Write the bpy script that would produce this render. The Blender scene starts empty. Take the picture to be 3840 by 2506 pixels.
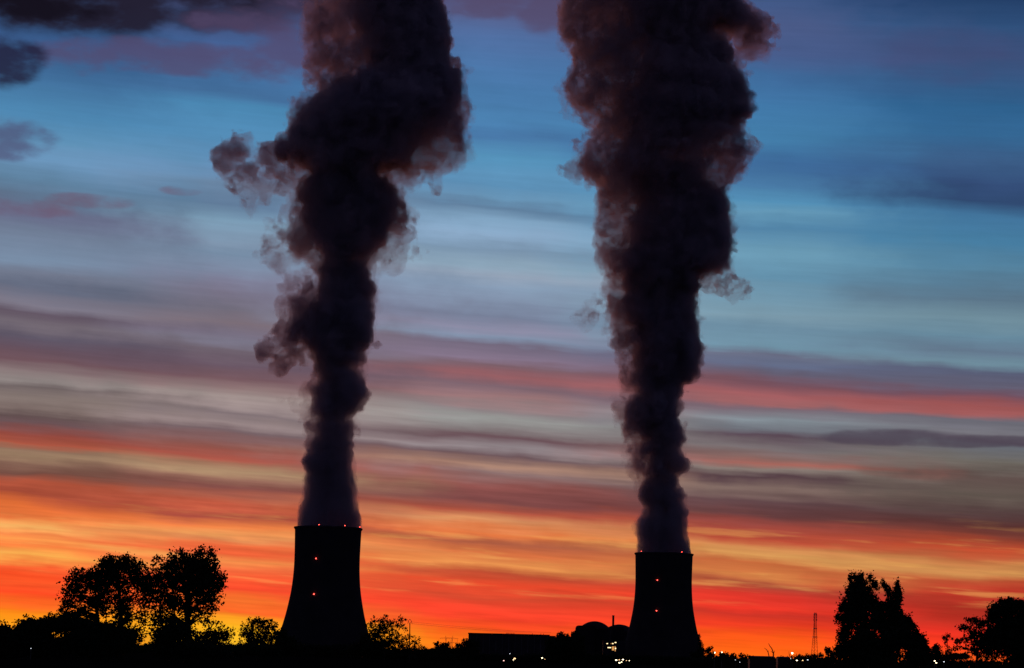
import bpy, math, random
import numpy as np
from mathutils import Vector, Matrix

# ------------------------------------------------------------------ scene, camera, exposure
scene = bpy.context.scene
COL = scene.collection
FPX = 8300.0                      # focal length in pixels of a 3840 px wide frame
CAM = Vector((0.0, 0.0, 3.0))
ROLL = math.radians(1.45)
PITCH = math.atan(1219.0 / FPX)

fwd = Vector((0, math.cos(PITCH), math.sin(PITCH)))
up0 = Vector((0, -math.sin(PITCH), math.cos(PITCH)))
rgt0 = Vector((1, 0, 0))
rgt = rgt0 * math.cos(ROLL) + up0 * math.sin(ROLL)
upv = up0 * math.cos(ROLL) - rgt0 * math.sin(ROLL)

cam_data = bpy.data.cameras.new("camera")
cam = bpy.data.objects.new("camera", cam_data)
COL.objects.link(cam)
cam_data.sensor_width = 36.0
cam_data.lens = FPX / 3840.0 * 36.0
cam_data.clip_start = 0.5
cam_data.clip_end = 90000.0
m = Matrix((rgt, upv, -fwd)).transposed().to_4x4()
m.translation = CAM
cam.matrix_world = m
scene.camera = cam

scene.view_settings.view_transform = 'Standard'
scene.view_settings.look = 'None'
scene.view_settings.exposure = 0.0
scene.view_settings.gamma = 1.0
scene.cycles.transparent_max_bounces = 128
scene.cycles.volume_bounces = 4
scene.cycles.max_bounces = 6
scene.cycles.volume_step_rate = 1.0
scene.cycles.use_denoising = True


def ray(x, y):
    """World direction of a pixel of the 3840x2506 photograph."""
    return (fwd * FPX + rgt * (x - 1920.0) - upv * (y - 1253.0)).normalized()


def P(x, y, Y):
    """Point on that sight line at Y metres out across the plain."""
    d = ray(x, y)
    return CAM + d * ((Y - CAM.y) / d.y)


def azel(x, y):
    d = ray(x, y)
    return math.atan2(d.x, d.y), math.asin(d.z)


def lin(c):
    return tuple((v / 255.0 / 12.92) if v <= 10 else ((v / 255.0 + 0.055) / 1.055) ** 2.4 for v in c)


# ------------------------------------------------------------------ dusk sky (world)
world = bpy.data.worlds.new("World")
scene.world = world
world.use_nodes = True
WT = world.node_tree
WT.nodes.clear()
WL = WT.links


def nd(kind, **kw):
    n = WT.nodes.new(kind)
    for k, v in kw.items():
        setattr(n, k, v)
    return n


def sock(node, i, v):
    if isinstance(v, bpy.types.NodeSocket):
        WL.new(v, node.inputs[i])
    elif v is not None:
        node.inputs[i].default_value = v


def mth(op, a, b=None, c=None, clamp=False):
    n = nd('ShaderNodeMath', operation=op, use_clamp=clamp)
    sock(n, 0, a); sock(n, 1, b); sock(n, 2, c)
    return n.outputs[0]


def smooth(v, a, b, lo=0.0, hi=1.0):
    n = nd('ShaderNodeMapRange', interpolation_type='SMOOTHSTEP')
    sock(n, 0, v); sock(n, 1, a); sock(n, 2, b); sock(n, 3, lo); sock(n, 4, hi)
    return n.outputs[0]


def linr(v, a, b, lo=0.0, hi=1.0):
    n = nd('ShaderNodeMapRange', interpolation_type='LINEAR')
    sock(n, 0, v); sock(n, 1, a); sock(n, 2, b); sock(n, 3, lo); sock(n, 4, hi)
    return n.outputs[0]


def vec(x, y, z):
    n = nd('ShaderNodeCombineXYZ')
    sock(n, 0, x); sock(n, 1, y); sock(n, 2, z)
    return n.outputs[0]


def noise(v, scale, detail=4.0, rough=0.55):
    n = nd('ShaderNodeTexNoise', noise_dimensions='3D')
    sock(n, 'Vector', v)
    n.inputs['Scale'].default_value = scale
    n.inputs['Detail'].default_value = detail
    n.inputs['Roughness'].default_value = rough
    return n.outputs[0]


def mix(f, a, b, blend='MIX'):
    n = nd('ShaderNodeMix', data_type='RGBA', blend_type=blend)
    sock(n, 0, f)
    for i, v in ((6, a), (7, b)):
        if isinstance(v, bpy.types.NodeSocket):
            WL.new(v, n.inputs[i])
        else:
            n.inputs[i].default_value = (*v, 1.0)
    return n.outputs[2]


KT = 0.050      # the streaks dip a little to the right


def wpos(x, y):
    a, e = azel(x, y)
    return e + KT * a


SKY = {
    200: [(0, (42, 62, 98)), (80, (48, 78, 120)), (160, (58, 92, 140)), (300, (65, 110, 155)), (420, (78, 135, 178)),
          (540, (95, 145, 182)), (600, (108, 150, 188)), (680, (95, 130, 160)), (750, (95, 116, 142)), (810, (103, 108, 136)),
          (880, (112, 126, 150)), (980, (120, 140, 165)), (1040, (112, 120, 140)), (1080, (98, 105, 125)),
          (1140, (125, 120, 135)), (1180, (97, 84, 98)), (1230, (115, 105, 115)), (1265, (94, 86, 102)), (1320, (102, 82, 95)),
          (1360, (112, 84, 92)), (1400, (138, 122, 122)), (1435, (140, 130, 128)), (1460, (110, 98, 98)),
          (1500, (135, 120, 115)), (1540, (125, 108, 104)), (1565, (98, 80, 80)), (1600, (110, 85, 88)), (1645, (150, 75, 65)),
          (1675, (170, 85, 65)), (1700, (140, 110, 90)), (1720, (155, 125, 100)), (1750, (128, 94, 80)), (1785, (115, 76, 66)),
          (1820, (178, 84, 60)), (1860, (165, 75, 55)), (1900, (225, 110, 55)), (1945, (226, 115, 60)), (1985, (250, 180, 100)),
          (2010, (236, 130, 70)), (2032, (255, 155, 78)), (2062, (252, 130, 65)), (2100, (255, 178, 82)), (2132, (252, 100, 50)),
          (2165, (252, 80, 36)), (2200, (252, 88, 40)), (2230, (255, 75, 35)), (2270, (252, 105, 34)), (2300, (255, 138, 24)),
          (2340, (255, 155, 25)), (2400, (255, 150, 30))],
    900: [(0, (66, 70, 108)), (60, (66, 76, 116)), (150, (66, 95, 145)), (220, (72, 96, 142)), (300, (68, 112, 160)),
          (360, (68, 110, 155)), (400, (75, 135, 178)), (540, (85, 140, 182)), (640, (105, 145, 185)), (700, (108, 135, 165)),
          (760, (96, 122, 152)), (830, (122, 155, 180)), (900, (125, 146, 170)), (950, (118, 140, 165)), (1000, (125, 140, 165)),
          (1050, (125, 126, 150)), (1100, (120, 115, 135)), (1160, (115, 110, 125)), (1210, (124, 110, 120)),
          (1253, (120, 112, 130)), (1290, (124, 120, 138)), (1320, (112, 100, 112)), (1370, (105, 86, 100)), (1420, (118, 88, 95)),
          (1460, (145, 120, 120)), (1500, (165, 148, 145)), (1540, (155, 138, 138)), (1560, (130, 115, 118)),
          (1590, (150, 132, 132)), (1620, (118, 98, 102)), (1680, (145, 88, 80)), (1715, (172, 86, 72)), (1745, (160, 120, 95)),
          (1770, (176, 142, 110)), (1800, (150, 105, 90)), (1835, (128, 76, 70)), (1870, (175, 95, 75)), (1905, (195, 90, 65)),
          (1940, (168, 76, 62)), (1975, (240, 130, 70)), (2000, (245, 155, 88)), (2020, (222, 138, 84)), (2040, (236, 105, 60)),
          (2070, (236, 96, 55)), (2100, (245, 142, 75)), (2130, (245, 112, 64)), (2170, (252, 90, 50)), (2220, (250, 76, 45)),
          (2262, (250, 115, 45)), (2288, (255, 104, 40)), (2312, (255, 160, 35)), (2350, (255, 185, 32)), (2410, (255, 190, 40))],
    1900: [(0, (84, 90, 132)), (60, (85, 96, 140)), (150, (80, 110, 160)), (250, (75, 118, 168)), (350, (72, 120, 168)),
           (450, (75, 128, 175)), (520, (72, 118, 165)), (580, (85, 145, 185)), (650, (95, 150, 190)), (700, (92, 142, 180)),
           (750, (104, 148, 182)), (782, (95, 126, 156)), (830, (130, 165, 195)), (885, (140, 170, 200)), (930, (120, 145, 170)),
           (990, (140, 165, 185)), (1040, (150, 165, 185)), (1080, (135, 155, 180)), (1140, (130, 145, 170)),
           (1190, (120, 130, 155)), (1240, (140, 140, 165)), (1270, (130, 145, 170)), (1300, (115, 105, 125)),
           (1340, (135, 118, 140)), (1370, (125, 96, 106)), (1420, (150, 95, 100)), (1460, (125, 100, 110)),
           (1500, (155, 118, 120)), (1540, (140, 130, 132)), (1568, (150, 150, 148)), (1605, (138, 132, 132)),
           (1640, (102, 75, 82)), (1680, (148, 136, 140)), (1712, (112, 88, 93)), (1750, (172, 133, 115)), (1782, (140, 112, 110)),
           (1830, (140, 80, 76)), (1880, (122, 70, 69)), (1920, (180, 86, 65)), (1955, (213, 142, 94)), (2000, (228, 120, 66)),
           (2040, (172, 92, 66)), (2080, (215, 112, 65)), (2125, (233, 148, 80)), (2160, (192, 78, 51)), (2200, (238, 76, 45)),
           (2240, (207, 71, 45)), (2290, (254, 70, 45)), (2330, (242, 66, 40)), (2370, (255, 84, 31)), (2430, (255, 110, 22))],
    2880: [(0, (68, 92, 140)), (100, (78, 95, 142)), (200, (75, 96, 145)), (280, (65, 110, 160)), (400, (68, 125, 175)),
           (520, (70, 130, 176)), (620, (65, 110, 160)), (680, (75, 125, 170)), (760, (88, 150, 190)), (800, (106, 160, 192)),
           (860, (86, 138, 175)), (950, (113, 163, 190)), (1050, (100, 145, 172)), (1120, (115, 150, 170)),
           (1180, (123, 153, 170)), (1230, (108, 140, 161)), (1300, (113, 148, 168)), (1332, (104, 108, 130)),
           (1370, (100, 110, 138)), (1400, (100, 95, 115)), (1440, (120, 81, 92)), (1480, (163, 95, 98)), (1508, (158, 100, 102)),
           (1530, (120, 101, 112)), (1570, (130, 140, 148)), (1620, (112, 115, 124)), (1645, (92, 74, 86)), (1680, (120, 110, 112)),
           (1720, (135, 101, 96)), (1745, (166, 101, 91)), (1770, (138, 124, 117)), (1800, (87, 64, 71)), (1830, (128, 106, 99)),
           (1870, (96, 69, 72)), (1930, (100, 61, 62)), (1970, (150, 70, 62)), (2020, (185, 76, 55)), (2058, (213, 142, 84)),
           (2090, (218, 155, 88)), (2120, (200, 106, 60)), (2160, (212, 128, 70)), (2192, (162, 66, 50)), (2240, (224, 56, 44)),
           (2280, (238, 56, 40)), (2310, (202, 51, 38)), (2360, (240, 62, 34)), (2400, (255, 88, 25)), (2450, (255, 105, 20))],
    3640: [(0, (40, 70, 115)), (100, (54, 90, 138)), (200, (66, 88, 134)), (300, (60, 96, 144)), (400, (52, 108, 158)),
           (500, (58, 113, 162)), (600, (66, 103, 149)), (690, (57, 84, 130)), (750, (53, 80, 122)), (810, (74, 130, 174)),
           (900, (78, 138, 178)), (1000, (96, 146, 177)), (1050, (87, 124, 149)), (1120, (92, 118, 138)), (1200, (113, 143, 158)),
           (1260, (103, 137, 157)), (1320, (99, 119, 140)), (1360, (110, 140, 156)), (1400, (89, 94, 118)), (1450, (97, 94, 114)),
           (1480, (112, 80, 95)), (1515, (155, 84, 84)), (1550, (165, 94, 94)), (1575, (108, 107, 118)), (1620, (117, 115, 123)),
           (1650, (90, 82, 94)), (1680, (103, 106, 114)), (1740, (112, 106, 99)), (1785, (96, 79, 75)), (1860, (97, 85, 78)),
           (1920, (83, 61, 61)), (1965, (90, 51, 49)), (2005, (122, 60, 50)), (2045, (188, 75, 46)), (2080, (184, 90, 56)),
           (2112, (198, 128, 74)), (2150, (202, 138, 79)), (2182, (188, 80, 50)), (2220, (188, 55, 40)), (2280, (165, 46, 33)),
           (2330, (188, 48, 35)), (2370, (233, 50, 35)), (2420, (255, 62, 30)), (2480, (255, 92, 30))],
}

tc = nd('ShaderNodeTexCoord')
sp = nd('ShaderNodeSeparateXYZ')
WL.new(tc.outputs['Generated'], sp.inputs[0])
AZ = mth('ARCTAN2', sp.outputs[0], sp.outputs[1])
EL = mth('ARCSINE', sp.outputs[2])
W0 = mth('ADD', EL, mth('MULTIPLY', AZ, KT))

big = noise(vec(mth('MULTIPLY', AZ, 9.0), mth('MULTIPLY', W0, 70.0), 0.0), 1.0, 3.0, 0.5)
mid_ = noise(vec(mth('MULTIPLY', AZ, 20.0), mth('MULTIPLY', W0, 230.0), 3.7), 1.0, 3.0, 0.5)
fine = noise(vec(mth('MULTIPLY', AZ, 26.0), mth('MULTIPLY', W0, 520.0), 9.1), 1.0, 3.0, 0.55)
soft = noise(vec(mth('MULTIPLY', AZ, 30.0), mth('MULTIPLY', W0, 55.0), 5.3), 1.0, 4.0, 0.55)

low = smooth(EL, 0.165, 0.06)                        # streaks are strongest near the horizon
W = mth('ADD', W0, mth('MULTIPLY', mth('SUBTRACT', big, 0.5), 0.009))
W = mth('ADD', W, mth('MULTIPLY', mth('SUBTRACT', mid_, 0.5), 0.0050))
W = mth('ADD', W, mth('MULTIPLY', mth('SUBTRACT', soft, 0.5), 0.004))

WLO, WHI = -0.02, 0.34


def sky_column(x, stops):
    k = {2880: 0.96, 3640: 0.90}.get(x, 1.0)
    stops = [(y, c if y > 1000 else tuple(v * k for v in c)) for y, c in stops]
    pts = sorted((wpos(x, y), lin(c)) for y, c in stops)
    top = pts[-1]
    pts += [(top[0] + 0.05, tuple(v * 0.72 for v in top[1]))]
    parts = []
    i = 0
    while i < len(pts) - 1:
        chunk = pts[i:i + 31]
        a, b = chunk[0][0], chunk[-1][0]
        r = nd('ShaderNodeValToRGB')
        r.color_ramp.interpolation = 'LINEAR'
        el = r.color_ramp.elements
        for k, (p, c) in enumerate(chunk):
            t = (p - a) / (b - a)
            if k == 0:
                e = el[0]; e.position = 0.0
            elif k == len(chunk) - 1:
                e = el[len(el) - 1]; e.position = 1.0
            else:
                e = el.new(t)
            e.color = (*c, 1.0)
        WL.new(linr(W, a, b), r.inputs[0])
        parts.append((a, r.outputs[0]))
        i += 30
    out = parts[0][1]
    for a, c in parts[1:]:
        out = mix(mth('GREATER_THAN', W, a), out, c)
    return out


AZW = mth('ADD', AZ, mth('MULTIPLY', mth('SUBTRACT', soft, 0.5), 0.10))
cols = sorted(SKY)
base = None
prev = None
for x in cols:
    c = sky_column(x, SKY[x])
    a = azel(x, 1400)[0]
    base = c if base is None else mix(smooth(AZW, prev, a), base, c)
    prev = a

# brightness streaks and thin lit veils
bri = mth('ADD', 1.0, mth('MULTIPLY', mth('SUBTRACT', mid_, 0.5), mth('MULTIPLY_ADD', low, 0.32, 0.13)))
bri = mth('ADD', bri, mth('MULTIPLY', mth('SUBTRACT', fine, 0.5), mth('MULTIPLY_ADD', low, 0.32, 0.13)))
bri = mth('ADD', bri, mth('MULTIPLY', mth('SUBTRACT', soft, 0.5), 0.25))
base = mix(1.0, base, nd('ShaderNodeCombineColor').outputs[0], 'MULTIPLY')
bn = base.node
cc = bn.inputs[7].links[0].from_node
for i in range(3):
    WL.new(bri, cc.inputs[i])

veil = noise(vec(mth('MULTIPLY', AZ, 16.0), mth('MULTIPLY', W0, 210.0), 21.0), 1.0, 4.0, 0.55)
veil_m = mth('MULTIPLY', smooth(veil, 0.54, 0.74), mth('MULTIPLY', smooth(EL, 0.022, 0.034), smooth(EL, 0.072, 0.05)))
base = mix(mth('MULTIPLY', veil_m, 0.42), base, lin((246, 178, 96)))


# separate small clouds hanging in the upper sky
def gauss(x, y, wx, wy):
    a, e = azel(x, y)
    dx = mth('DIVIDE', mth('SUBTRACT', AZ, a), wx / FPX)
    dy = mth('DIVIDE', mth('SUBTRACT', EL, e), wy / FPX)
    return mth('POWER', 2.718, mth('MULTIPLY', mth('ADD', mth('MULTIPLY', dx, dx), mth('MULTIPLY', dy, dy)), -1.0))


puff = noise(vec(mth('MULTIPLY', AZ, 42.0), mth('MULTIPLY', EL, 85.0), 14.0), 1.0, 4.0, 0.5)


def cloud(spots, col, lo, hi, alpha):
    global base
    g = None
    for s in spots:
        gg = gauss(*s)
        g = gg if g is None else mth('MAXIMUM', g, gg)
    f = mth('MULTIPLY', smooth(g, 0.0, 0.55), mth('MULTIPLY_ADD', g, 0.45, mth('MULTIPLY_ADD', mth('SUBTRACT', puff, 0.5), 1.9, 0.45)))
    base = mix(mth('MULTIPLY', smooth(f, lo, hi), alpha), base, lin(col))


cloud([(200, -60, 620, 165), (760, -25, 470, 135)], (34, 29, 45), 0.12, 0.80, 0.95)
cloud([(60, 0, 380, 75)], (18, 14, 24), 0.30, 0.95, 0.85)
cloud([(640, 215, 520, 70), (280, 225, 150, 60), (930, 235, 160, 75), (1060, 150, 170, 180), (880, 75, 260, 60)], (84, 72, 106), 0.34, 1.0, 0.70)
cloud([(0, 225, 180, 95)], (36, 34, 60), 0.24, 0.90, 0.92)
cloud([(30, 520, 190, 80)], (78, 78, 114), 0.32, 0.98, 0.75)
cloud([(30, 775, 290, 40), (330, 755, 190, 30), (680, 715, 90, 20)], (110, 76, 98), 0.36, 1.05, 0.55)
cloud([(3330, 1640, 250, 32), (3620, 1655, 330, 24)], (76, 66, 80), 0.28, 1.0, 0.75)
cloud([(1820, 0, 300, 70), (2050, 30, 150, 100)], (84, 68, 96), 0.32, 1.0, 0.65)
cloud([(3580, 205, 300, 110)], (70, 74, 116), 0.25, 1.0, 0.32)

# away from the afterglow the sky is the dark blue of dusk
away = smooth(mth('ABSOLUTE', mth('SUBTRACT', AZ, -0.05)), 0.30, 1.0)
high = smooth(EL, 0.29, 0.62)
dusk = mix(smooth(EL, 0.0, 0.9), lin((46, 45, 66)), lin((34, 35, 60)))
final = mix(mth('MAXIMUM', away, high), base, dusk)
final = mix(smooth(EL, -0.006, -0.03), final, (0.004, 0.004, 0.005))

bg = nd('ShaderNodeBackground')
WL.new(final, bg.inputs[0])
bg.inputs[1].default_value = 1.0
wo = nd('ShaderNodeOutputWorld')
WL.new(bg.outputs[0], wo.inputs[0])

# the last light of the sun that has just set, low behind the left tower
sun_data = bpy.data.lights.new("sun", 'SUN')
sun_data.energy = 0.32
sun_data.angle = math.radians(4.0)
sun_data.color = (1.0, 0.30, 0.20)
sun = bpy.data.objects.new("sun", sun_data)
COL.objects.link(sun)
sd = ray(830, 2400)
sun.rotation_euler = Vector((-sd.x, -sd.y, -max(sd.z, 0.012))).to_track_quat('-Z', 'Y').to_euler()


# ------------------------------------------------------------------ materials
def material(name, base_col, rough=0.85, metal=0.0, var=0.25, scale=0.4):
    mt = bpy.data.materials.new(name)
    mt.use_nodes = True
    t = mt.node_tree
    b = t.nodes['Principled BSDF']
    b.inputs['Roughness'].default_value = rough
    b.inputs['Metallic'].default_value = metal
    b.inputs['Specular IOR Level'].default_value = 0.15
    tcn = t.nodes.new('ShaderNodeTexCoord')
    nz = t.nodes.new('ShaderNodeTexNoise')
    nz.inputs['Scale'].default_value = scale
    nz.inputs['Detail'].default_value = 5.0
    t.links.new(tcn.outputs['Object'], nz.inputs['Vector'])
    r = t.nodes.new('ShaderNodeValToRGB')
    r.color_ramp.elements[0].position = 0.3
    r.color_ramp.elements[1].position = 0.7
    r.color_ramp.elements[0].color = (*[c * (1 - var) for c in base_col], 1)
    r.color_ramp.elements[1].color = (*[min(1, c * (1 + var)) for c in base_col], 1)
    t.links.new(nz.outputs[0], r.inputs[0])
    t.links.new(r.outputs[0], b.inputs['Base Color'])
    return mt


def glow(name, col, strength):
    mt = bpy.data.materials.new(name)
    mt.use_nodes = True
    b = mt.node_tree.nodes['Principled BSDF']
    b.inputs['Base Color'].default_value = (*col, 1)
    b.inputs['Emission Color'].default_value = (*col, 1)
    b.inputs['Emission Strength'].default_value = strength
    return mt


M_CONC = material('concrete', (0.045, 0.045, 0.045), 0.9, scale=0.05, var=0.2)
M_RIM = material('rim_concrete', (0.07, 0.07, 0.07), 0.9, scale=0.2)
M_CLAD = material('wall_cladding', (0.05, 0.05, 0.055), 0.7, scale=0.08)
M_ROOF = material('roof_sheet', (0.04, 0.04, 0.045), 0.8, scale=0.1)
M_STEEL = material('galvanised_steel', (0.20, 0.20, 0.21), 0.5, 0.4, scale=0.5)
M_RED = material('red_painted_steel', (0.40, 0.05, 0.03), 0.6, scale=0.5)
M_BARK = material('bark', (0.06, 0.045, 0.035), 0.95, scale=2.0)
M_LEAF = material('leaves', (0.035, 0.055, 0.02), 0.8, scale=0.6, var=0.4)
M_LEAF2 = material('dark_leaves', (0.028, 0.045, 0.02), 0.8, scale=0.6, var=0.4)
M_POST = material('post_paint', (0.12, 0.12, 0.12), 0.7, scale=1.0)
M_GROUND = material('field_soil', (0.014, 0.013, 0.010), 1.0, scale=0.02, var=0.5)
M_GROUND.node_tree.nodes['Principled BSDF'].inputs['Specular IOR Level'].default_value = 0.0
M_BEACON = glow('beacon_red', (1.0, 0.07, 0.05), 7.0)
M_LAMPW = glow('lamp_white', (1.0, 0.78, 0.48), 5.0)
M_LAMPY = glow('lamp_warm', (1.0, 0.58, 0.26), 3.0)
M_LAMPB = glow('lamp_cool', (0.85, 0.9, 1.0), 1.8)
M_LAMPP = glow('lamp_pink', (1.0, 0.50, 0.45), 3.5)
M_WIN = glow('lit_window', (1.0, 0.45, 0.13), 0.7)
M_WINW = glow('bright_window', (1.0, 0.72, 0.36), 2.2)


# ------------------------------------------------------------------ mesh helpers
def put(ob, parent):
    COL.objects.link(ob)
    if parent is not None:
        ob.parent = parent
    return ob


def mesh_np(name, v, f, mat, parent=None):
    """v (n,3) float array, f (k,4) or (k,3) int array."""
    v = np.asarray(v, dtype=np.float32)
    f = np.asarray(f, dtype=np.int32)
    me = bpy.data.meshes.new(name)
    n = f.shape[1]
    me.vertices.add(len(v)); me.vertices.foreach_set('co', v.ravel())
    me.loops.add(f.size); me.loops.foreach_set('vertex_index', f.ravel())
    me.polygons.add(len(f)); me.polygons.foreach_set('loop_start', np.arange(0, f.size, n, dtype=np.int32))
    me.update(calc_edges=True)
    me.validate()
    me.materials.append(mat)
    return put(bpy.data.objects.new(name, me), parent)


class MB:
    def __init__(self):
        self.v, self.f = [], []

    def box(self, x0, x1, y0, y1, z0, z1):
        i = len(self.v)
        self.v += [(x0, y0, z0), (x1, y0, z0), (x1, y1, z0), (x0, y1, z0), (x0, y0, z1), (x1, y0, z1), (x1, y1, z1), (x0, y1, z1)]
        self.f += [(i, i + 3, i + 2, i + 1), (i + 4, i + 5, i + 6, i + 7), (i, i + 1, i + 5, i + 4), (i + 1, i + 2, i + 6, i + 5),
                   (i + 2, i + 3, i + 7, i + 6), (i + 3, i, i + 4, i + 7)]
        return self

    def tube(self, a, b, r0, r1=None, n=6):
        r1 = r0 if r1 is None else r1
        a, b = Vector(a), Vector(b)
        d = (b - a).normalized()
        u = d.orthogonal().normalized()
        w = d.cross(u)
        i = len(self.v)
        for c, r in ((a, r0), (b, r1)):
            for k in range(n):
                t = 2 * math.pi * k / n
                self.v.append(tuple(c + u * (r * math.cos(t)) + w * (r * math.sin(t))))
        for k in range(n):
            q = (k + 1) % n
            self.f.append((i + k, i + q, i + n + q, i + n + k))
        self.f.append(tuple(i + k for k in reversed(range(n))))
        self.f.append(tuple(i + n + k for k in range(n)))
        return self

    def path(self, pts, radii, n=6):
        for k in range(len(pts) - 1):
            self.tube(pts[k], pts[k + 1], radii[k], radii[k + 1], n)
        return self

    def lathe(self, prof, n=64, close=False):
        i = len(self.v)
        for r, z in prof:
            for k in range(n):
                t = 2 * math.pi * k / n
                self.v.append((r * math.cos(t), r * math.sin(t), z))
        mrow = len(prof)
        for j in range(mrow if close else mrow - 1):
            j2 = (j + 1) % mrow
            for k in range(n):
                q = (k + 1) % n
                self.f.append((i + j * n + k, i + j * n + q, i + j2 * n + q, i + j2 * n + k))
        return self

    def ball(self, c, rx, ry, rz, nu=12, nv=8):
        i = len(self.v)
        for a in range(nv + 1):
            ph = math.pi * a / nv
            for b in range(nu):
                t = 2 * math.pi * b / nu
                self.v.append((c[0] + rx * math.sin(ph) * math.cos(t), c[1] + ry * math.sin(ph) * math.sin(t), c[2] + rz * math.cos(ph)))
        for a in range(nv):
            for b in range(nu):
                q = (b + 1) % nu
                self.f.append((i + a * nu + b, i + (a + 1) * nu + b, i + (a + 1) * nu + q, i + a * nu + q))
        return self

    def build(self, name, mat, parent=None, smooth=False):
        me = bpy.data.meshes.new(name)
        me.from_pydata([tuple(p) for p in self.v], [], self.f)
        me.validate()
        me.materials.append(mat)
        if smooth:
            me.polygons.foreach_set('use_smooth', [True] * len(me.polygons))
        return put(bpy.data.objects.new(name, me), parent)


def tag(o, label=None, cat=None, group=None, kind=None):
    if label: o['label'] = label
    if cat: o['category'] = cat
    if group: o['group'] = group
    if kind: o['kind'] = kind
    return o


def thing(name, label, cat, loc, group=None):
    o = bpy.data.objects.new(name, None)
    o.empty_display_size = 1.0
    o.location = loc
    COL.objects.link(o)
    return tag(o, label, cat, group)


# ------------------------------------------------------------------ ground
g = MB()
NG = 40
for j in range(NG + 1):
    for i in range(NG + 1):
        g.v.append(((i / NG - 0.5) * 60000.0, -8000 + j / NG * 48000.0, 0.0))
for j in range(NG):
    for i in range(NG):
        a = j * (NG + 1) + i
        g.f.append((a, a + 1, a + NG + 2, a + NG + 1))
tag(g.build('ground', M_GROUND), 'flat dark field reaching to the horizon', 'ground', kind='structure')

# ------------------------------------------------------------------ cooling towers
TOWERS = []


def cooling_tower(label, px_top, py_top, Y, lights):
    top = P(px_top, py_top, Y)
    H = top.z
    root = thing('cooling_tower', label, 'cooling tower', (top.x, Y, 0), 'cooling towers of the power station')
    #   height share, radius as a share of the rim radius
    sh = [(0.0, 1.56), (0.05, 1.495), (0.12, 1.40), (0.20, 1.305), (0.25, 1.25), (0.33, 1.17), (0.42, 1.10), (0.50, 1.045),
          (0.58, 1.010), (0.66, 0.988), (0.74, 0.980), (0.82, 0.983), (0.90, 0.990), (1.0, 1.0)]
    hs = np.array([s[0] for s in sh]); rs = np.array([s[1] for s in sh])
    RT = H * 0.2625
    zz = np.linspace(0, 1, 46)
    # smooth the profile
    rr = np.interp(zz, hs, rs)
    for _ in range(3):
        rr[1:-1] = 0.25 * rr[:-2] + 0.5 * rr[1:-1] + 0.25 * rr[2:]
    zb = 0.045
    keep = zz >= zb
    zz2, rr2 = zz[keep], rr[keep]
    outer = [(float(r * RT), float(z * H)) for z, r in zip(zz2, rr2)]
    inner = [(float(r * RT - 0.9), float(z * H)) for z, r in zip(zz2[::-1], rr2[::-1])]
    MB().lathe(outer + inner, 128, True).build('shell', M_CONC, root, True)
    # stiffening ring with walkway round the top
    MB().lathe([(RT - 0.9, H + 0.02), (RT + 1.5, H + 0.02), (RT + 1.5, H + 0.6), (RT + 1.3, H + 0.6), (RT + 1.3, H + 1.6),
                (RT + 1.1, H + 1.6), (RT + 1.1, H + 0.6), (RT - 0.9, H + 0.6)], 128, True).build('rim', M_RIM, root)
    MB().lathe([(RT + 0.05, H - 1.8), (RT + 1.2, H - 0.1), (RT + 0.05, H - 0.1)], 128, True).build('rim_corbel', M_RIM, root)
    # raking struts that carry the shell
    rb0 = float(np.interp(0.0, zz, rr)) * RT
    rb1 = float(np.interp(zb, zz, rr)) * RT - 0.45
    st = MB()
    for k in range(48):
        a0 = 2 * math.pi * k / 48
        for s in (-1, 1):
            a1 = a0 + s * math.pi / 48
            st.tube((rb0 * math.cos(a0), rb0 * math.sin(a0), 0), (rb1 * math.cos(a1), rb1 * math.sin(a1), zb * H + 0.6), 0.45, 0.45, 6)
    st.build('support_struts', M_CONC, root)
    # red warning lights
    for (lx, ly, where) in lights:
        if where == 'rim':
            R, z = RT + 1.2, H + 2.6
        else:
            q = P(lx, ly, Y - RT)
            z = q.z
            R = float(np.interp(z / H, zz, rr)) * RT + 1.3
        a = ray(lx, ly)
        # meet the sight line with the circle of radius R, near side
        az = a.x / a.y
        # |(az*y - top.x, y - Y)| = R
        A = az * az + 1; B = -2 * (az * top.x + Y); C = top.x ** 2 + Y * Y - R * R
        disc = B * B - 4 * A * C
        yy = (-B - math.sqrt(max(disc, 0))) / (2 * A)
        lxw, lyw = az * yy - top.x, yy - Y
        n = Vector((lxw, lyw, 0)).normalized()
        if where == 'rim':
            b = MB().tube((lxw, lyw, H + 0.6), (lxw, lyw, z - 0.4), 0.12, 0.12).tube((lxw, lyw, z - 0.5), (lxw, lyw, z - 0.2), 0.5, 0.5, 10)
            rad = 0.65
        else:
            b = MB().tube((lxw - n.x * 1.4, lyw - n.y * 1.4, z - 0.8), (lxw, lyw, z - 0.8), 0.15, 0.15)
            b.tube((lxw, lyw, z - 0.9), (lxw, lyw, z - 0.6), 0.7, 0.7, 10)
            rad = 0.85
        lamp = b.build('warning_light', M_STEEL, root)
        MB().ball((lxw, lyw, z + 0.1), rad, rad, rad * 0.8).build('lamp', M_BEACON, lamp, True)
    TOWERS.append((top, RT, Y))
    return root


cooling_tower('nearer, larger-looking concrete cooling tower on the left, with three red lights along its rim', 1231, 1984, 2905,
              [(1196, 1977, 'rim'), (1293, 1981, 'rim'), (1349, 1989, 'rim'), (1185, 2095, 'wall'), (1177, 2229, 'wall')])
cooling_tower('farther, smaller-looking concrete cooling tower on the right, beside the domed reactor buildings', 2490, 2080, 3368,
              [(2405, 2076, 'rim'), (2557, 2078, 'rim'), (2465, 2176, 'wall'), (2462, 2291, 'wall')])


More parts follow.
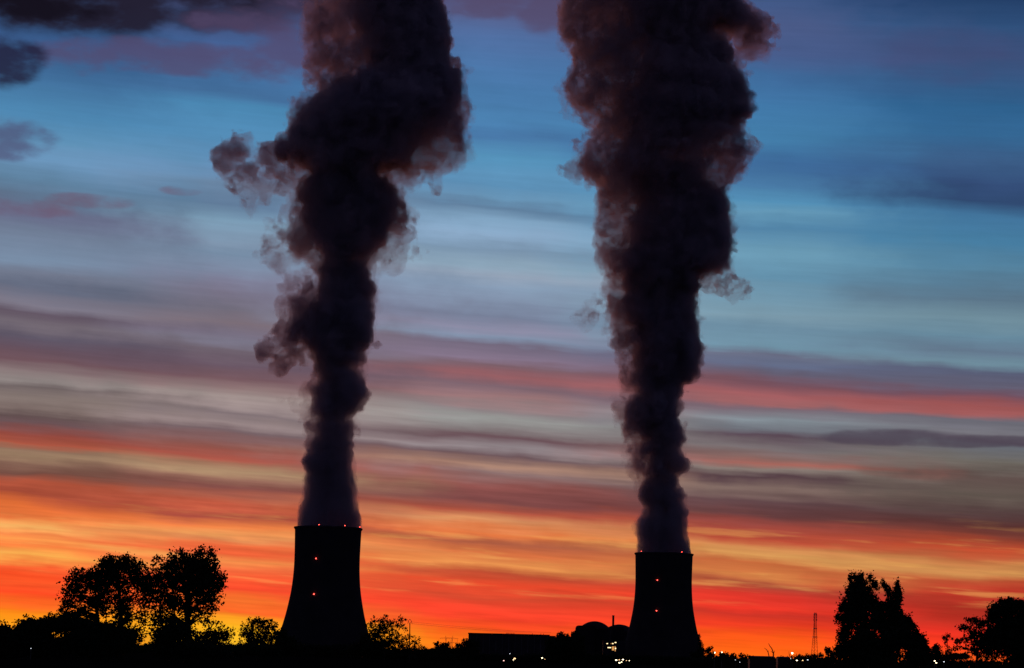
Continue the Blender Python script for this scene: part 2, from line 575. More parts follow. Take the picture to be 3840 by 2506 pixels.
# ------------------------------------------------------------------ steam plumes
def steam_material(name, col, density, aniso, surf, uneven=None):
    mt = bpy.data.materials.new(name)
    mt.use_nodes = True
    t = mt.node_tree
    t.nodes.clear()
    out = t.nodes.new('ShaderNodeOutputMaterial')
    pv = t.nodes.new('ShaderNodeVolumePrincipled')
    pv.inputs['Color'].default_value = (*col, 1)
    pv.inputs['Density'].default_value = density
    pv.inputs['Density Attribute'].default_value = ''
    pv.inputs['Anisotropy'].default_value = aniso
    t.links.new(pv.outputs[0], out.inputs['Volume'])
    if uneven:
        tcn = t.nodes.new('ShaderNodeTexCoord')
        nz = t.nodes.new('ShaderNodeTexNoise')
        nz.inputs['Scale'].default_value = uneven[0]
        nz.inputs['Detail'].default_value = 5.0
        nz.inputs['Roughness'].default_value = 0.6
        nz.inputs['Distortion'].default_value = 0.6
        t.links.new(tcn.outputs['Object'], nz.inputs['Vector'])
        mr = t.nodes.new('ShaderNodeMapRange')
        mr.interpolation_type = 'SMOOTHSTEP'
        mr.inputs[1].default_value, mr.inputs[2].default_value = uneven[1], uneven[2]
        mr.inputs[3].default_value, mr.inputs[4].default_value = density * uneven[3], density
        t.links.new(nz.outputs[0], mr.inputs[0])
        t.links.new(mr.outputs[0], pv.inputs['Density'])
        mt.cycles.volume_step_rate = 0.08
    else:
        mt.cycles.homogeneous_volume = True
    # near-invisible diffuse skin added over the volume so object masks include the plume
    tr = t.nodes.new('ShaderNodeBsdfTransparent')
    df = t.nodes.new('ShaderNodeBsdfDiffuse')
    df.inputs[0].default_value = (*[c * 0.5 for c in col], 1)
    mx = t.nodes.new('ShaderNodeMixShader')
    mx.inputs[0].default_value = surf
    t.links.new(tr.outputs[0], mx.inputs[1])
    t.links.new(df.outputs[0], mx.inputs[2])
    t.links.new(mx.outputs[0], out.inputs['Surface'])
    return mt


M_STEAM_T = steam_material('thin_steam', (0.86, 0.78, 0.80), 0.034, 0.4, 0.003, (0.032, 0.34, 0.70, 0.05))
M_STEAM_M = steam_material('ragged_steam', (0.84, 0.78, 0.82), 0.070, 0.35, 0.004, (0.045, 0.34, 0.62, 0.18))
M_STEAM_D = steam_material('dense_steam', (0.80, 0.79, 0.85), 0.05, 0.3, 0.003)
M_STEAM_C = steam_material('core_steam', (0.80, 0.80, 0.86), 0.09, 0.3, 0.003)


def vnoise(shape, cell, rng):
    """Smooth value noise in -1..1, one lattice point every CELL voxels."""
    dims = [int(math.ceil(s / cell)) + 2 for s in shape]
    g = rng.random(dims, dtype=np.float32) * 2 - 1
    for ax in range(3):
        x = (np.arange(shape[ax]) / cell).astype(np.float32)
        i = x.astype(np.int32)
        t = x - i
        t = t * t * (3 - 2 * t)
        sh = [1, 1, 1]; sh[ax] = -1
        t = t.reshape(sh)
        g = np.take(g, i, axis=ax) * (1 - t) + np.take(g, i + 1, axis=ax) * t
    return g


def surface_nets(F, origin, h):
    s = F < 0
    nx, ny, nz = F.shape
    c = np.zeros((nx - 1, ny - 1, nz - 1), np.int8)
    for i in (0, 1):
        for j in (0, 1):
            for k in (0, 1):
                c += s[i:nx - 1 + i, j:ny - 1 + j, k:nz - 1 + k]
    act = (c > 0) & (c < 8)
    idx = np.full(act.shape, -1, np.int32)
    I = np.argwhere(act)
    idx[act] = np.arange(len(I))
    acc = np.zeros((len(I), 3), np.float32)
    cnt = np.zeros(len(I), np.float32)
    offs = [(0, 0, 0), (1, 0, 0), (0, 1, 0), (1, 1, 0), (0, 0, 1), (1, 0, 1), (0, 1, 1), (1, 1, 1)]
    val = [F[I[:, 0] + o[0], I[:, 1] + o[1], I[:, 2] + o[2]] for o in offs]
    for a in range(8):
        for b in range(a + 1, 8):
            d = [offs[b][q] - offs[a][q] for q in range(3)]
            if sum(abs(q) for q in d) != 1:
                continue
            m_ = (val[a] < 0) != (val[b] < 0)
            t = val[a] / np.where(m_, val[a] - val[b], 1)
            p = np.array(offs[a], np.float32)[None] + t[:, None] * np.array(d, np.float32)[None]
            acc[m_] += p[m_]
            cnt[m_] += 1
    v = (I + acc / cnt[:, None]) * h + np.array(origin)[None]
    quads = []
    for ax in range(3):
        sl0 = [slice(None)] * 3; sl1 = [slice(None)] * 3
        sl0[ax] = slice(0, -1); sl1[ax] = slice(1, None)
        a, b = s[tuple(sl0)], s[tuple(sl1)]
        E = np.argwhere(a != b)
        u, w = [(1, 2), (2, 0), (0, 1)][ax]
        ok = (E[:, u] > 0) & (E[:, w] > 0) & (E[:, u] < F.shape[u] - 1) & (E[:, w] < F.shape[w] - 1)
        E = E[ok]
        flip = ~a[E[:, 0], E[:, 1], E[:, 2]]

        def cell(du, dw):
            Q = E.copy(); Q[:, u] += du; Q[:, w] += dw
            return idx[Q[:, 0], Q[:, 1], Q[:, 2]]
        q = np.stack([cell(-1, -1), cell(0, -1), cell(0, 0), cell(-1, 0)], 1)
        q[flip] = q[flip][:, ::-1]
        quads.append(q)
    return v, np.concatenate(quads)


K = 1.61345          # the outlines below were measured on a 2380 px wide view


def plume(label, tower, rows, dense, thin, seed, h=2.3):
    top, RT, Y = tower
    rng = np.random.default_rng(seed)
    s = Y / FPX * K                                   # metres per outline unit

    def w(x, y):
        p = P(x * K, y * K, Y)
        return p.x - top.x, p.z - top.z
    rows = sorted(rows, key=lambda r: -r[0])
    ys = np.array([r[0] for r in rows], float)
    R = np.array(rows, float)
    R[:, 3] = np.where(R[:, 4] - R[:, 3] < 36, R[:, 4] - 5.0, R[:, 3])
    R[:, 2] = np.where(R[:, 2] - R[:, 1] < 22, R[:, 1] + 6, R[:, 2])
    so, sc_ = [], []                                  # spheres: outer, core
    def edge(k, y_):
        return np.interp(-y_, -ys, R[:, k])

    fr = np.linspace(-1, 1, 9)

    def fit(cx, cy, r, kl, kr):
        """Shrink a sphere until it stays inside the outline of the rows it spans."""
        while r > 7:
            yy = cy + fr * r
            w_ = np.sqrt(np.maximum(0, 1 - fr * fr)) * r
            if np.all(cx - w_ >= edge(kl, yy) - 2.5) and np.all(cx + w_ <= edge(kr, yy) + 2.5):
                break
            r *= 0.9
        return r
    y = ys[0]
    while y > ys[-1]:
        for (kl, kr, lst) in ((1, 4, so), (2, 3, sc_)):
            l, r = float(edge(kl, y)), float(edge(kr, y))
            wid = r - l
            ea = float(np.clip(0.2 * wid, 12, 26)) * (0.75 + 0.4 * rng.random())
            half = 0.42 * wid * s
            for cx in (l + ea, r - ea):
                rr_ = fit(cx, y, ea, kl, kr)
                a, b = w(cx, y)
                lst.append((a, (rng.random() - 0.5) * 0.7 * half, b, rr_ * s))
            ri = min(0.40 * wid, 58.0)
            n = max(2, int(math.ceil((wid - 2 * ri) / (0.8 * ri))) + 1)
            for k in range(n):
                u = k / (n - 1)
                cx = l + ri + (wid - 2 * ri) * u
                rr_ = fit(cx, y, ri, kl, kr)
                a, b = w(cx, y)
                hy = max(0.0, half - rr_ * s) * math.sqrt(max(0.0, 1 - (2 * u - 1) ** 2 * 0.8))
                for q in (-1, 0, 1):
                    lst.append((a, q * hy + (rng.random() - 0.5) * 0.2 * rr_ * s, b, rr_ * s))
        y -= 9.0
    sm = []                                           # ragged, half-dense lobes
    for lst, spots in ((so, thin), (so, dense), (sm, dense), (sc_, dense)):
        for (x_, y_, r_) in spots:
            if lst is sc_ and r_ < 24:
                continue
            a, b = w(x_, y_)
            f = 0.62 if lst is sc_ else (0.92 if lst is sm else 1.0)
            lst.append((a, (rng.random() - 0.5) * 8.0, b, (r_ * s + (9.0 if spots is dense else 6.0)) * f))
    S = np.array(so)
    pad = 16.0
    lo = (S[:, :3] - S[:, 3:4]).min(0) - pad
    hi = (S[:, :3] + S[:, 3:4]).max(0) + pad
    lo[2] = -4.0
    shape = tuple(int(math.ceil((hi[k] - lo[k]) / h)) + 1 for k in range(3))
    ax = [(lo[k] + np.arange(shape[k]) * h).astype(np.float32) for k in range(3)]

    def field(spheres):
        D = np.full(shape, 60.0, np.float32)
        for (cx, cy, cz, r) in spheres:
            sl = []
            for k, c in enumerate((cx, cy, cz)):
                a = max(0, int((c - r - 22 - lo[k]) / h)); b = min(shape[k], int((c + r + 22 - lo[k]) / h) + 2)
                sl.append(slice(a, b))
            if any(q.start >= q.stop for q in sl):
                continue
            X = ax[0][sl[0]][:, None, None] - cx
            Yv = ax[1][sl[1]][None, :, None] - cy
            Z = ax[2][sl[2]][None, None, :] - cz
            d = np.sqrt(X * X + Yv * Yv + Z * Z) - r
            cur = D[tuple(sl)]
            kk = 3.5
            hh = np.clip(0.5 + 0.5 * (cur - d) / kk, 0, 1)
            D[tuple(sl)] = cur * (1 - hh) + d * hh - kk * hh * (1 - hh)
        return D
    grow = np.clip(ax[2] / 150.0, 0.0, 1.0)
    amp = (0.22 + 0.78 * grow)[None, None, :].astype(np.float32)
    n40 = vnoise(shape, 46 / h, rng); n20 = vnoise(shape, 23 / h, rng)
    n10 = vnoise(shape, 11.5 / h, rng); n5 = vnoise(shape, 5.6 / h, rng)
    bump = 15 * (np.abs(n40) - 0.25) + 12 * (np.abs(n20) - 0.25) + 7.5 * (np.abs(n10) - 0.25) + 4.5 * (np.abs(n5) - 0.25)
    m30 = vnoise(shape, 30 / h, rng); m14 = vnoise(shape, 14 / h, rng); m7 = vnoise(shape, 7 / h, rng)
    rag = 0.50 * m30 + 0.36 * m14 + 0.30 * m7 + 0.20 * n5        # ragged wisps
    D = field(so)
    Fo = D - amp * bump + 0.5 + amp * (2.0 + np.clip(rag, -0.35, 1) * 13)
    Dc = field(sc_)
    Fc = Dc - amp * (bump + 3.5 * m14 + 2.5 * m7 - 2.5)
    Fc = np.maximum(Fc, Fo + 1.0)
    Fm = np.minimum(Fc - 1.0 - 5 * np.clip(rag + 0.2, 0, 1), np.maximum(D - amp * bump + 3.0, (0.09 - rag) * 30))
    Fm = np.minimum(Fm, field(sm) - amp * (bump - np.clip(rag, -0.4, 1) * 16))
    Fm = np.maximum(Fm, Fo + 0.5)
    del D, Dc
    zf = (-3.0 - ax[2])[None, None, :]
    # keep the foot of the plume inside the tower mouth
    rad2 = np.sqrt(ax[0][:, None, None] ** 2 + ax[1][None, :, None] ** 2) - (RT - 1.6)
    lim = rad2 - np.clip(ax[2], 0, 400)[None, None, :] * 1.5
    roots = None
    for F, nm, mt in ((Fo, 'steam_plume', M_STEAM_T), (Fm, 'ragged_billows', M_STEAM_M), (Fc, 'dense_core', M_STEAM_D), (Fc + 5.5, 'inner_core', M_STEAM_C)):
        F = np.maximum(np.maximum(F, zf), lim)
        F[0], F[-1], F[:, 0], F[:, -1], F[:, :, 0], F[:, :, -1] = (9,) * 6
        v, q = surface_nets(F, lo, h)
        o = mesh_np(nm, v, q, mt, roots)
        print(nm, shape, len(q))
        if roots is None:
            roots = o
            o.location = top
            tag(o, label, 'steam plume', 'steam plumes from the cooling towers')
    return roots


plume('dark steam plume from the left tower, curling hook and lobe on its left side', TOWERS[0],
      [(1234.9, 687, 689.2, 832.9, 836.4), (1228.1, 687.9, 690.1, 832, 835.5), (1210.2, 691.5, 696, 830.6, 835.1), (1187.7, 693.7, 702.7, 826.1, 832.9), (1160.8, 702.7, 711.7, 821.6, 827.5), (1133.9, 702.7, 716.2, 817.1, 826.1), (1106.9, 711.7, 725.1, 817.1, 823.9), (1080, 704.9, 725.1, 814.9, 823.9), (1053.1, 709.4, 725.1, 808.2, 823.9), (1035.1, 707.2, 729.6, 814.9, 828.4), (1008.2, 707.2, 734.1, 819.4, 830.6), (976.8, 698.2, 738.6, 814.9, 823.9), (958.8, 689.2, 734.1, 819.4, 837.3), (940.9, 696, 734.1, 832.9, 848.6), (918.5, 702.7, 734.1, 841.8, 850.8), (896, 709.4, 738.6, 841.8, 855.3), (873.6, 716.2, 743.1, 837.3, 853.1), (855.6, 720.7, 738.6, 828.4, 848.6), (837.7, 716.2, 734.1, 823.9, 839.6), (815.2, 709.4, 725.1, 819.4, 853.1), (797.3, 680.3, 711.7, 839.6, 862), (783.8, 644.4, 689.2, 859.8, 864.3), (765.9, 648.8, 680.3, 862, 868.8), (747.9, 662.3, 684.8, 866.5, 873.2), (730, 675.8, 702.7, 868.8, 874.1), (716.5, 666.8, 729.6, 868.8, 875.5), (694.1, 666.8, 729.6, 866.5, 877.7),
       (673.2, 684.8, 734.1, 864.3, 877.7), (671.6, 689.2, 734.1, 864.3, 877.7), (649.2, 707.2, 738.6, 864.3, 877.7), (646.3, 707.2, 743.1, 850.8, 871), (626.7, 716.2, 738.6, 855.3, 871), (619.3, 716.2, 752.1, 837.3, 859.8), (601.4, 707.2, 756.6, 819.4, 868.8), (583.4, 666.8, 735.1, 866.3, 927.1), (561, 657.8, 726.1, 888.8, 951.8), (538.6, 666.8, 717.1, 902.2, 954), (516.1, 675.8, 717.1, 906.7, 942.8), (493.7, 673.5, 703.7, 911.2, 954), (471.2, 673.5, 699.2, 911.2, 942.8), (448.8, 675.8, 703.7, 902.2, 933.8), (430.8, 689.2, 717.1, 888.8, 922.6), (412.9, 675.8, 734.1, 868.8, 913.6), (390.5, 666.8, 716.2, 877.7, 967.5), (377, 657.8, 689.2, 909.2, 1066.2), (359, 657.8, 680.3, 936.1, 1084.2), (341.1, 657.8, 680.3, 949.5, 1088.7), (323.1, 680.3, 698.2, 967.5, 1088.7), (309.7, 662.3, 689.2, 981, 1088.7), (291.7, 664.6, 689.2, 1025.8, 1090.9), (269.3, 664.6, 716.2, 1057.3, 1090.9), (246.8, 671.3, 743.1, 1052.8, 1090.9), (224.4, 725.1, 770, 1048.3, 1084.2), (202, 725.1, 823.9, 1048.3, 1075.2),
       (179.5, 725.1, 850.8, 1048.3, 1077.5), (134.6, 720.7, 846.3, 1039.3, 1061.7), (89.8, 716.2, 837.3, 1034.8, 1055), (44.9, 716.2, 828.4, 1021.4, 1043.8), (0, 707.2, 823.9, 1003.4, 1028.1), (-45, 707.2, 823.9, 1003.4, 1028.1), (-100, 707.2, 823.9, 1003.4, 1028.1)],
      [(619.7, 808.5, 16.2), (646.6, 837.7, 12.6), (655.6, 851.1, 9.9), (662.3, 783.8, 22.4), (644.4, 797.3, 17.1), (630.9, 815.2, 14.4), (680.3, 774.8, 24.7), (702.7, 765.9, 26.9), (657.8, 350.1, 26), (630.9,
       354.6, 18), (545.6, 354.6, 16.2), (527.7, 377, 13.5), (689.2, 556.5, 18)],
      [(646.6, 833.2, 15.3), (654.2, 851.1, 10.8), (689.2, 819.7, 20.6), (709.4, 846.6, 18), (689.2, 947.6, 11.7), (676.7, 937.3, 6.7), (680.3, 689.6,
       22.4), (671.3, 707.5, 18), (698.2, 658.2, 22.4), (666.8, 732.2, 12.6), (630.9, 354.6, 26.9), (604, 354.6, 26.9), (572.6, 345.6, 27.8), (545.6,
       354.6, 28.7), (523.2, 372.5, 23.3), (532.2, 399.4, 22.4), (550.1, 408.4, 31.4), (590.5, 403.9, 35.9), (630.9, 394.9, 35.9), (657.8, 403.9,
       31.4), (568.1, 439.8, 26.9), (572.6, 466.7, 16.2), (612.9, 435.3, 26.9), (644.4, 435.3, 24.7), (657.8, 547.5, 23.3), (689.2, 552, 26.9),
       (635.4, 563.2, 16.2), (624.2, 592.4, 13.5), (653.3, 599.1, 20.6), (680.3, 587.9, 20.6), (940.6, 507.1, 16.2), (949.5, 547.5, 16.2), (967.5,
       578.1, 10.8), (918.1, 574.5, 26.9), (918.1, 601.4, 13.5), (895.7, 587.9, 22.4), (1003.4, 372.5, 29.6), (1048.3, 359, 32.3), (1075.2, 354.6,
       18.8), (994.4, 403.9, 26.9), (954, 394.9, 27.8), (1007.9, 430.8, 15.3), (963, 419.6, 18), (864.3, 612.6, 10.8)], 11)
plume('dark steam plume from the right tower, hooked lobe at its top right', TOWERS[1],
      [(1291, 1480.1, 1482.4, 1603.5, 1606.7), (1268.5, 1480.1, 1484.6, 1596.8, 1603.5), (1246.1, 1477.9, 1484.6, 1592.3, 1599), (1223.6, 1478.8,
       1489.1, 1587.8, 1596.8), (1201.2, 1484.6, 1495.8, 1587.8, 1599.9), (1183.2, 1495.8, 1513.8, 1581.1, 1596.8), (1165.3, 1491.3, 1509.3, 1576.6,
       1585.6), (1142.9, 1486.8, 1504.8, 1574.4, 1590.1), (1115.9, 1464.4, 1500.3, 1572.1, 1581.1), (1093.5, 1473.4, 1500.3, 1572.1, 1581.1), (1080,
       1473.4, 1500.3, 1585.6, 1596.8), (1053.1, 1459.9, 1495.8, 1587.8, 1596.8), (1021.7, 1446.5, 1486.8, 1585.6, 1593.7), (999.2, 1437.5, 1473.4,
       1585.6, 1593.7), (976.8, 1426.3, 1455.4, 1583.3, 1591), (963.3, 1428.5, 1455.4, 1583.3, 1590.1), (940.9, 1433, 1464.4, 1581.1, 1590.1), (918.5,
       1442, 1477.9, 1572.1, 1583.3), (896, 1446.5, 1482.4, 1572.1, 1583.3), (873.6, 1450.9, 1486.8, 1599, 1608), (851.1, 1450.9, 1486.8, 1612.5,
       1628.2), (828.7, 1442, 1486.8, 1626, 1634.9), (806.3, 1424, 1477.9, 1630.5, 1637.2), (783.8, 1419.5, 1473.4, 1628.2, 1634.9), (761.4, 1412.8,
       1464.4, 1621.5, 1632.7), (738.9, 1406.1, 1459.9, 1617, 1626), (716.5, 1388.1, 1455.4, 1612.5, 1626), (694.1, 1397.1, 1446.5, 1610.3, 1621.5),
       (673.2, 1406.1, 1455.4, 1608, 1614.8), (655.2, 1412.8, 1450.9, 1610.3, 1639.4), (637.3, 1406.1, 1446.5, 1621.5, 1693.3), (623.8, 1397.1, 1442,
       1684.3, 1715.7), (605.9, 1392.6, 1442, 1706.8, 1718), (583.4, 1383.6, 1468.9, 1697.8, 1706.8), (561, 1385.9, 1477.9, 1693.3, 1704.5), (538.6,
       1388.1, 1477.9, 1695.5, 1704.5), (516.1, 1388.1, 1486.8, 1693.3, 1704.5), (493.7, 1388.1, 1486.8, 1684.3, 1700), (471.2, 1390.4, 1486.8,
       1675.3, 1691), (448.8, 1392.6, 1486.8, 1661.9, 1684.3), (430.8, 1370.2, 1486.8, 1657.4, 1697.8), (412.9, 1338.7, 1477.9, 1639.4, 1711.2),
       (394.9, 1329.8, 1459.9, 1612.5, 1724.7), (377, 1334.3, 1433, 1558.7, 1738.2), (359, 1343.2, 1433, 1522.7, 1747.1), (341.1, 1347.7, 1450.9,
       1612.5, 1749.4), (323.1, 1361.2, 1450.9, 1666.4, 1742.7), (305.2, 1374.6, 1442, 1684.3, 1724.7), (287.2, 1388.1, 1433, 1711.2, 1729.2), (269.3,
       1343.2, 1415, 1742.7, 1758.4), (246.8, 1320.8, 1433, 1733.7, 1753.9), (224.4, 1311.8, 1459.9, 1724.7, 1738.2), (202, 1305.1, 1486.8, 1715.7,
       1729.2), (179.5, 1311.8, 1495.8, 1706.8, 1727), (157.1, 1329.8, 1495.8, 1693.3, 1715.7), (134.6, 1325.3, 1495.8, 1684.3, 1702.3), (112.2,
       1316.3, 1486.8, 1670.9, 1684.3), (89.8, 1293.9, 1477.9, 1652.9, 1670.9), (67.3, 1296.1, 1473.4, 1634.9, 1661.9), (44.9, 1298.3, 1468.9, 1684.3,
       1711.2), (22.4, 1298.3, 1459.9, 1697.8, 1724.7), (0, 1298.3, 1459.9, 1693.3, 1715.7), (-45, 1298.3, 1459.9, 1693.3, 1715.7), (-100, 1298.3,
       1459.9, 1693.3, 1715.7)],
      [(1706.8, 24.7, 29.6), (1684.3, 4.5, 26.9), (1715.7, 49.4, 38.1), (1747.1, 58.3, 35), (1769.6, 80.8, 22.4), (1738.2, 89.8, 24.2), (1697.8, 62.8, 26.9)],
      [(1765.1, 105.5, 22.4), (1778.6, 103.2, 18), (1738.2, 116.7, 18), (1715.7, 148.1, 20.6), (1724.7, 175, 12.6), (1693.3, 125.7, 18), (1720.2,
       341.1, 23.3), (1742.7, 343.3, 13.5), (1711.2, 381.5, 23.3), (1702.3, 412.9, 18.8), (1343.2, 399.4, 18.8), (1330.7, 394.9, 10.8), (1356.7, 359,
       22.4), (1657.4, 657.5, 20.6), (1695.5, 662, 20.6), (1720.2, 668.7, 11.7), (1468.9, 197.5, 26.9), (1397.1, 188.5, 31.4), (1393.5, 703, 14.4),
       (1375.5, 725.5, 13.5), (1366.6, 747.9, 8.1), (1433, 783.8, 13.5)], 23)



# ------------------------------------------------------------------ trees
def crown_mesh(rng, centre, lobes, leaf, cov, clump, inner, upright=0.0):
    """Leaf-sized diamond faces gathered in clumps through the lobes. LOBES: (dx, dy, dz, rx, ry, rz, cover)."""
    V = []
    for (dx, dy, dz, rx, ry, rz, cf) in lobes:
        area = math.pi * rx * rz
        n_leaf = max(40, int(area * cov * cf / (leaf * leaf * 0.5)))
        per = 14
        n_cl = max(6, n_leaf // per)
        d = rng.normal(size=(n_cl, 3)); d /= np.linalg.norm(d, axis=1)[:, None]
        rad = rng.random(n_cl) ** 0.40
        rad = np.where(rng.random(n_cl) < 0.06, rad * 1.12, rad)
        c = d * rad[:, None] * np.array([rx, ry, rz]) + np.array([dx, dy, dz])
        cs = clump * (0.6 + 0.8 * rng.random(n_cl))
        off = rng.normal(size=(n_cl, per, 3)) * 0.55
        off[:, :, 2] *= (1 + upright)
        p = (c[:, None, :] + off * cs[:, None, None]).reshape(-1, 3)
        size = leaf * (0.55 + 0.9 * rng.random(len(p)))
        if inner > 0:
            k = int(len(p) * inner)
            dd = rng.normal(size=(k, 3)); dd /= np.linalg.norm(dd, axis=1)[:, None]
            pi_ = dd * (rng.random(k) ** 0.5 * 0.80)[:, None] * np.array([rx, ry, rz]) + np.array([dx, dy, dz])
            p = np.concatenate([p, pi_]); size = np.concatenate([size, np.full(k, leaf * 1.8)])
        u = rng.normal(size=(len(p), 3)); u /= np.linalg.norm(u, axis=1)[:, None]
        w_ = rng.normal(size=(len(p), 3)); w_ -= u * (u * w_).sum(1)[:, None]; w_ /= np.linalg.norm(w_, axis=1)[:, None]
        n_ = np.cross(u, w_)
        a = p - u * size[:, None] * 0.55
        b = p + w_ * size[:, None] * 0.36 + n_ * size[:, None] * 0.1
        e = p + u * size[:, None] * 0.55
        f = p - w_ * size[:, None] * 0.36 + n_ * size[:, None] * 0.1
        q = np.stack([a, b, e, f], 1).reshape(-1, 3)
        q[:, 2] = np.maximum(q[:, 2], 0.05)
        V.append(q)
    V = np.concatenate(V)
    return V, np.arange(len(V)).reshape(-1, 4)


_seed = [100]


def tree(name, label, cat, Y, trunk, lobes, trunk_r=0.4, leaf=0.5, cov=2.6, clump=0.8, inner=0.15, group=None, mat=None,
         limbs=True, upright=0.0, depth=0.85):
    """TRUNK: pixel x of the foot and pixel (x, y) of the top of the main stem. LOBES: pixel ellipses (cx, cy, rx, ry[, cover])."""
    _seed[0] += 1
    rng = np.random.default_rng(_seed[0])
    random.seed(_seed[0])
    s = Y / FPX
    foot = P(trunk[0], 2470, Y)
    root = thing(name, label, cat, (foot.x, Y, 0), group)
    top = P(trunk[1], trunk[2], Y)
    tx, tz = top.x - foot.x, top.z
    L = []
    for l in lobes:
        c = P(l[0], l[1], Y)
        rx, rz = l[2] * s, l[3] * s
        ry = min(rx, rz * 1.2) * depth
        L.append((c.x - foot.x, (random.random() - 0.5) * 0.5 * ry, c.z, rx, ry, rz, l[4] if len(l) > 4 else 1.0))
    b = MB()
    n = 6
    pts = []
    for k in range(n + 1):
        t = k / n
        wob = trunk_r * 0.6 * math.sin(3.1 * t + _seed[0])
        pts.append(Vector((tx * t + wob * (t > 0), wob * 0.5 * t, tz * t)))
    b.path(pts, [trunk_r * (1.25 if k == 0 else 1) * (1 - 0.75 * k / n) for k in range(n + 1)], 8)
    if limbs:
        for (dx, dy, dz, rx, ry, rz, cf) in L:
            for q in range(5):
                t = min(0.92, max(0.18, (dz - rz * (0.9 - 0.1 * q)) / max(tz, 0.1)))
                k = t * n
                i = min(n - 1, int(k))
                p0 = pts[i].lerp(pts[i + 1], k - i)
                e = Vector((dx + random.uniform(-0.7, 0.7) * rx, dy + random.uniform(-0.7, 0.7) * ry, dz + random.uniform(-0.5, 0.8) * rz))
                mdl = p0.lerp(e, 0.5) + Vector((random.uniform(-.1, .1) * rx, 0, random.uniform(-0.02, 0.12) * rz))
                r0 = trunk_r * (1 - 0.75 * t) * 0.5
                b.path([p0, mdl, e], [r0, r0 * 0.55, r0 * 0.18], 5)
    b.build('trunk', M_BARK, root, True)
    v, f = crown_mesh(rng, None, L, leaf, cov, clump, inner, upright)
    mesh_np('crown', v, f, mat or M_LEAF, root)
    return root


YN = 560.0
GL = 'big broadleaf trees on the left'
tree('broadleaf_tree', 'round broadleaf tree at the left end of the big tree group, lowest of the three', 'tree', YN + 6, (362, 358, 2190),
     [(305, 2180, 60, 46, 1.5), (258, 2235, 34, 46, 1.0), (300, 2240, 60, 50, .7), (355, 2175, 50, 44, 1.7), (280, 2295, 56, 34, .8),
      (246, 2285, 24, 38, 1.2), (340, 2270, 50, 40, .5), (375, 2230, 30, 70, 1.4), (330, 2310, 60, 24, .5)],
     0.85, 0.62, 3.5, 1.0, 0.0, GL)
tree('broadleaf_tree', 'broad flat-topped broadleaf tree in the middle of the three on the left', 'tree', YN - 4, (452, 452, 2130),
     [(460, 2118, 88, 38, 2.4), (400, 2155, 50, 52, 2.0), (520, 2165, 52, 50, 1.5), (450, 2185, 84, 50, .8), (400, 2250, 40, 60, 1.2),
      (500, 2260, 62, 60, .62), (450, 2310, 64, 44, .6), (545, 2225, 44, 60, .9), (450, 2240, 30, 70, 1.0), (550, 2300, 50, 50, .55),
      (470, 2400, 36, 60, 1.2), (540, 2370, 46, 50, .45)],
     0.85, 0.62, 3.5, 1.0, 0.0, GL)
tree('broadleaf_tree', 'tallest broadleaf tree, right end of the left tree group, leafy sprigs on top', 'tree', YN, (706, 716, 2110),
     [(690, 2110, 84, 38, 2.2), (765, 2118, 52, 50, 1.9), (625, 2160, 66, 52, 1.8), (740, 2180, 80, 52, 2.2), (792, 2200, 44, 66, 1.7),
      (620, 2240, 64, 60, 1.5), (690, 2250, 70, 60, 1.0), (775, 2265, 50, 46, 1.2), (650, 2330, 66, 46, .7), (600, 2310, 56, 50, .7),
      (752, 2066, 14, 16, .8), (690, 2072, 20, 14, .8), (590, 2100, 12, 12, .6), (796, 2078, 11, 10, .7), (818, 2160, 24, 24, 1.0),
      (745, 2320, 50, 40, .5), (570, 2190, 40, 40, 1.2), (832, 2190, 12, 16, .8), (700, 2390, 44, 60, 1.0)],
     1.1, 0.62, 3.5, 1.0, 0.0, GL)
tree('bush', 'low loose bush at the foot of the tallest left tree, on its right side', 'bush', YN - 10, (805, 800, 2390),
     [(785, 2360, 50, 40, .6), (835, 2375, 40, 36, .8), (800, 2400, 66, 40, 1.5), (760, 2410, 50, 40, 1.4), (858, 2395, 20, 30, .7)],
     0.2, 0.5, 2.2, 0.7, 0.1)
GH = 'dark hedgerow bushes under the left trees'
for (lab, tr, lobes) in [
    ('dark hedge bush at the left edge of the picture', (20, 20, 2360), [(10, 2395, 60, 60), (50, 2400, 50, 46), (20, 2440, 70, 50)]),
    ('dark feathery-topped hedge bush, second from the left edge of the hedgerow', (120, 120, 2350),
     [(112, 2350, 54, 38), (160, 2350, 50, 40), (70, 2395, 60, 40), (150, 2400, 70, 40), (120, 2440, 90, 34), (185, 2345, 40, 40), (75, 2365, 30, 26)]),
    ('dark hedge bush rising toward the round left tree', (255, 250, 2340),
     [(230, 2340, 56, 40), (280, 2345, 60, 42), (215, 2430, 80, 38), (300, 2400, 80, 50), (255, 2310, 30, 16, .7)]),
    ('solid dark hedge bush beneath the two left-hand broadleaf trees', (385, 380, 2350),
     [(350, 2375, 70, 48), (410, 2370, 70, 46), (370, 2430, 110, 50), (470, 2400, 60, 52), (330, 2350, 60, 28)]),
    ('rounded dark bush between the middle and tallest left trees, low against the glow', (625, 625, 2360),
     [(620, 2378, 56, 46), (665, 2372, 42, 40), (630, 2430, 80, 46)]),
    ('dark low bush right of the tallest left trunk, touching the loose bush', (745, 745, 2420),
     [(740, 2440, 70, 36), (690, 2440, 60, 40), (820, 2446, 60, 30)]),
]:
    tree('hedge_bush', lab, 'bush', YN - 22, tr, lobes, 0.25, 0.5, 4.2, 0.75, 0.5, GH, M_LEAF2)

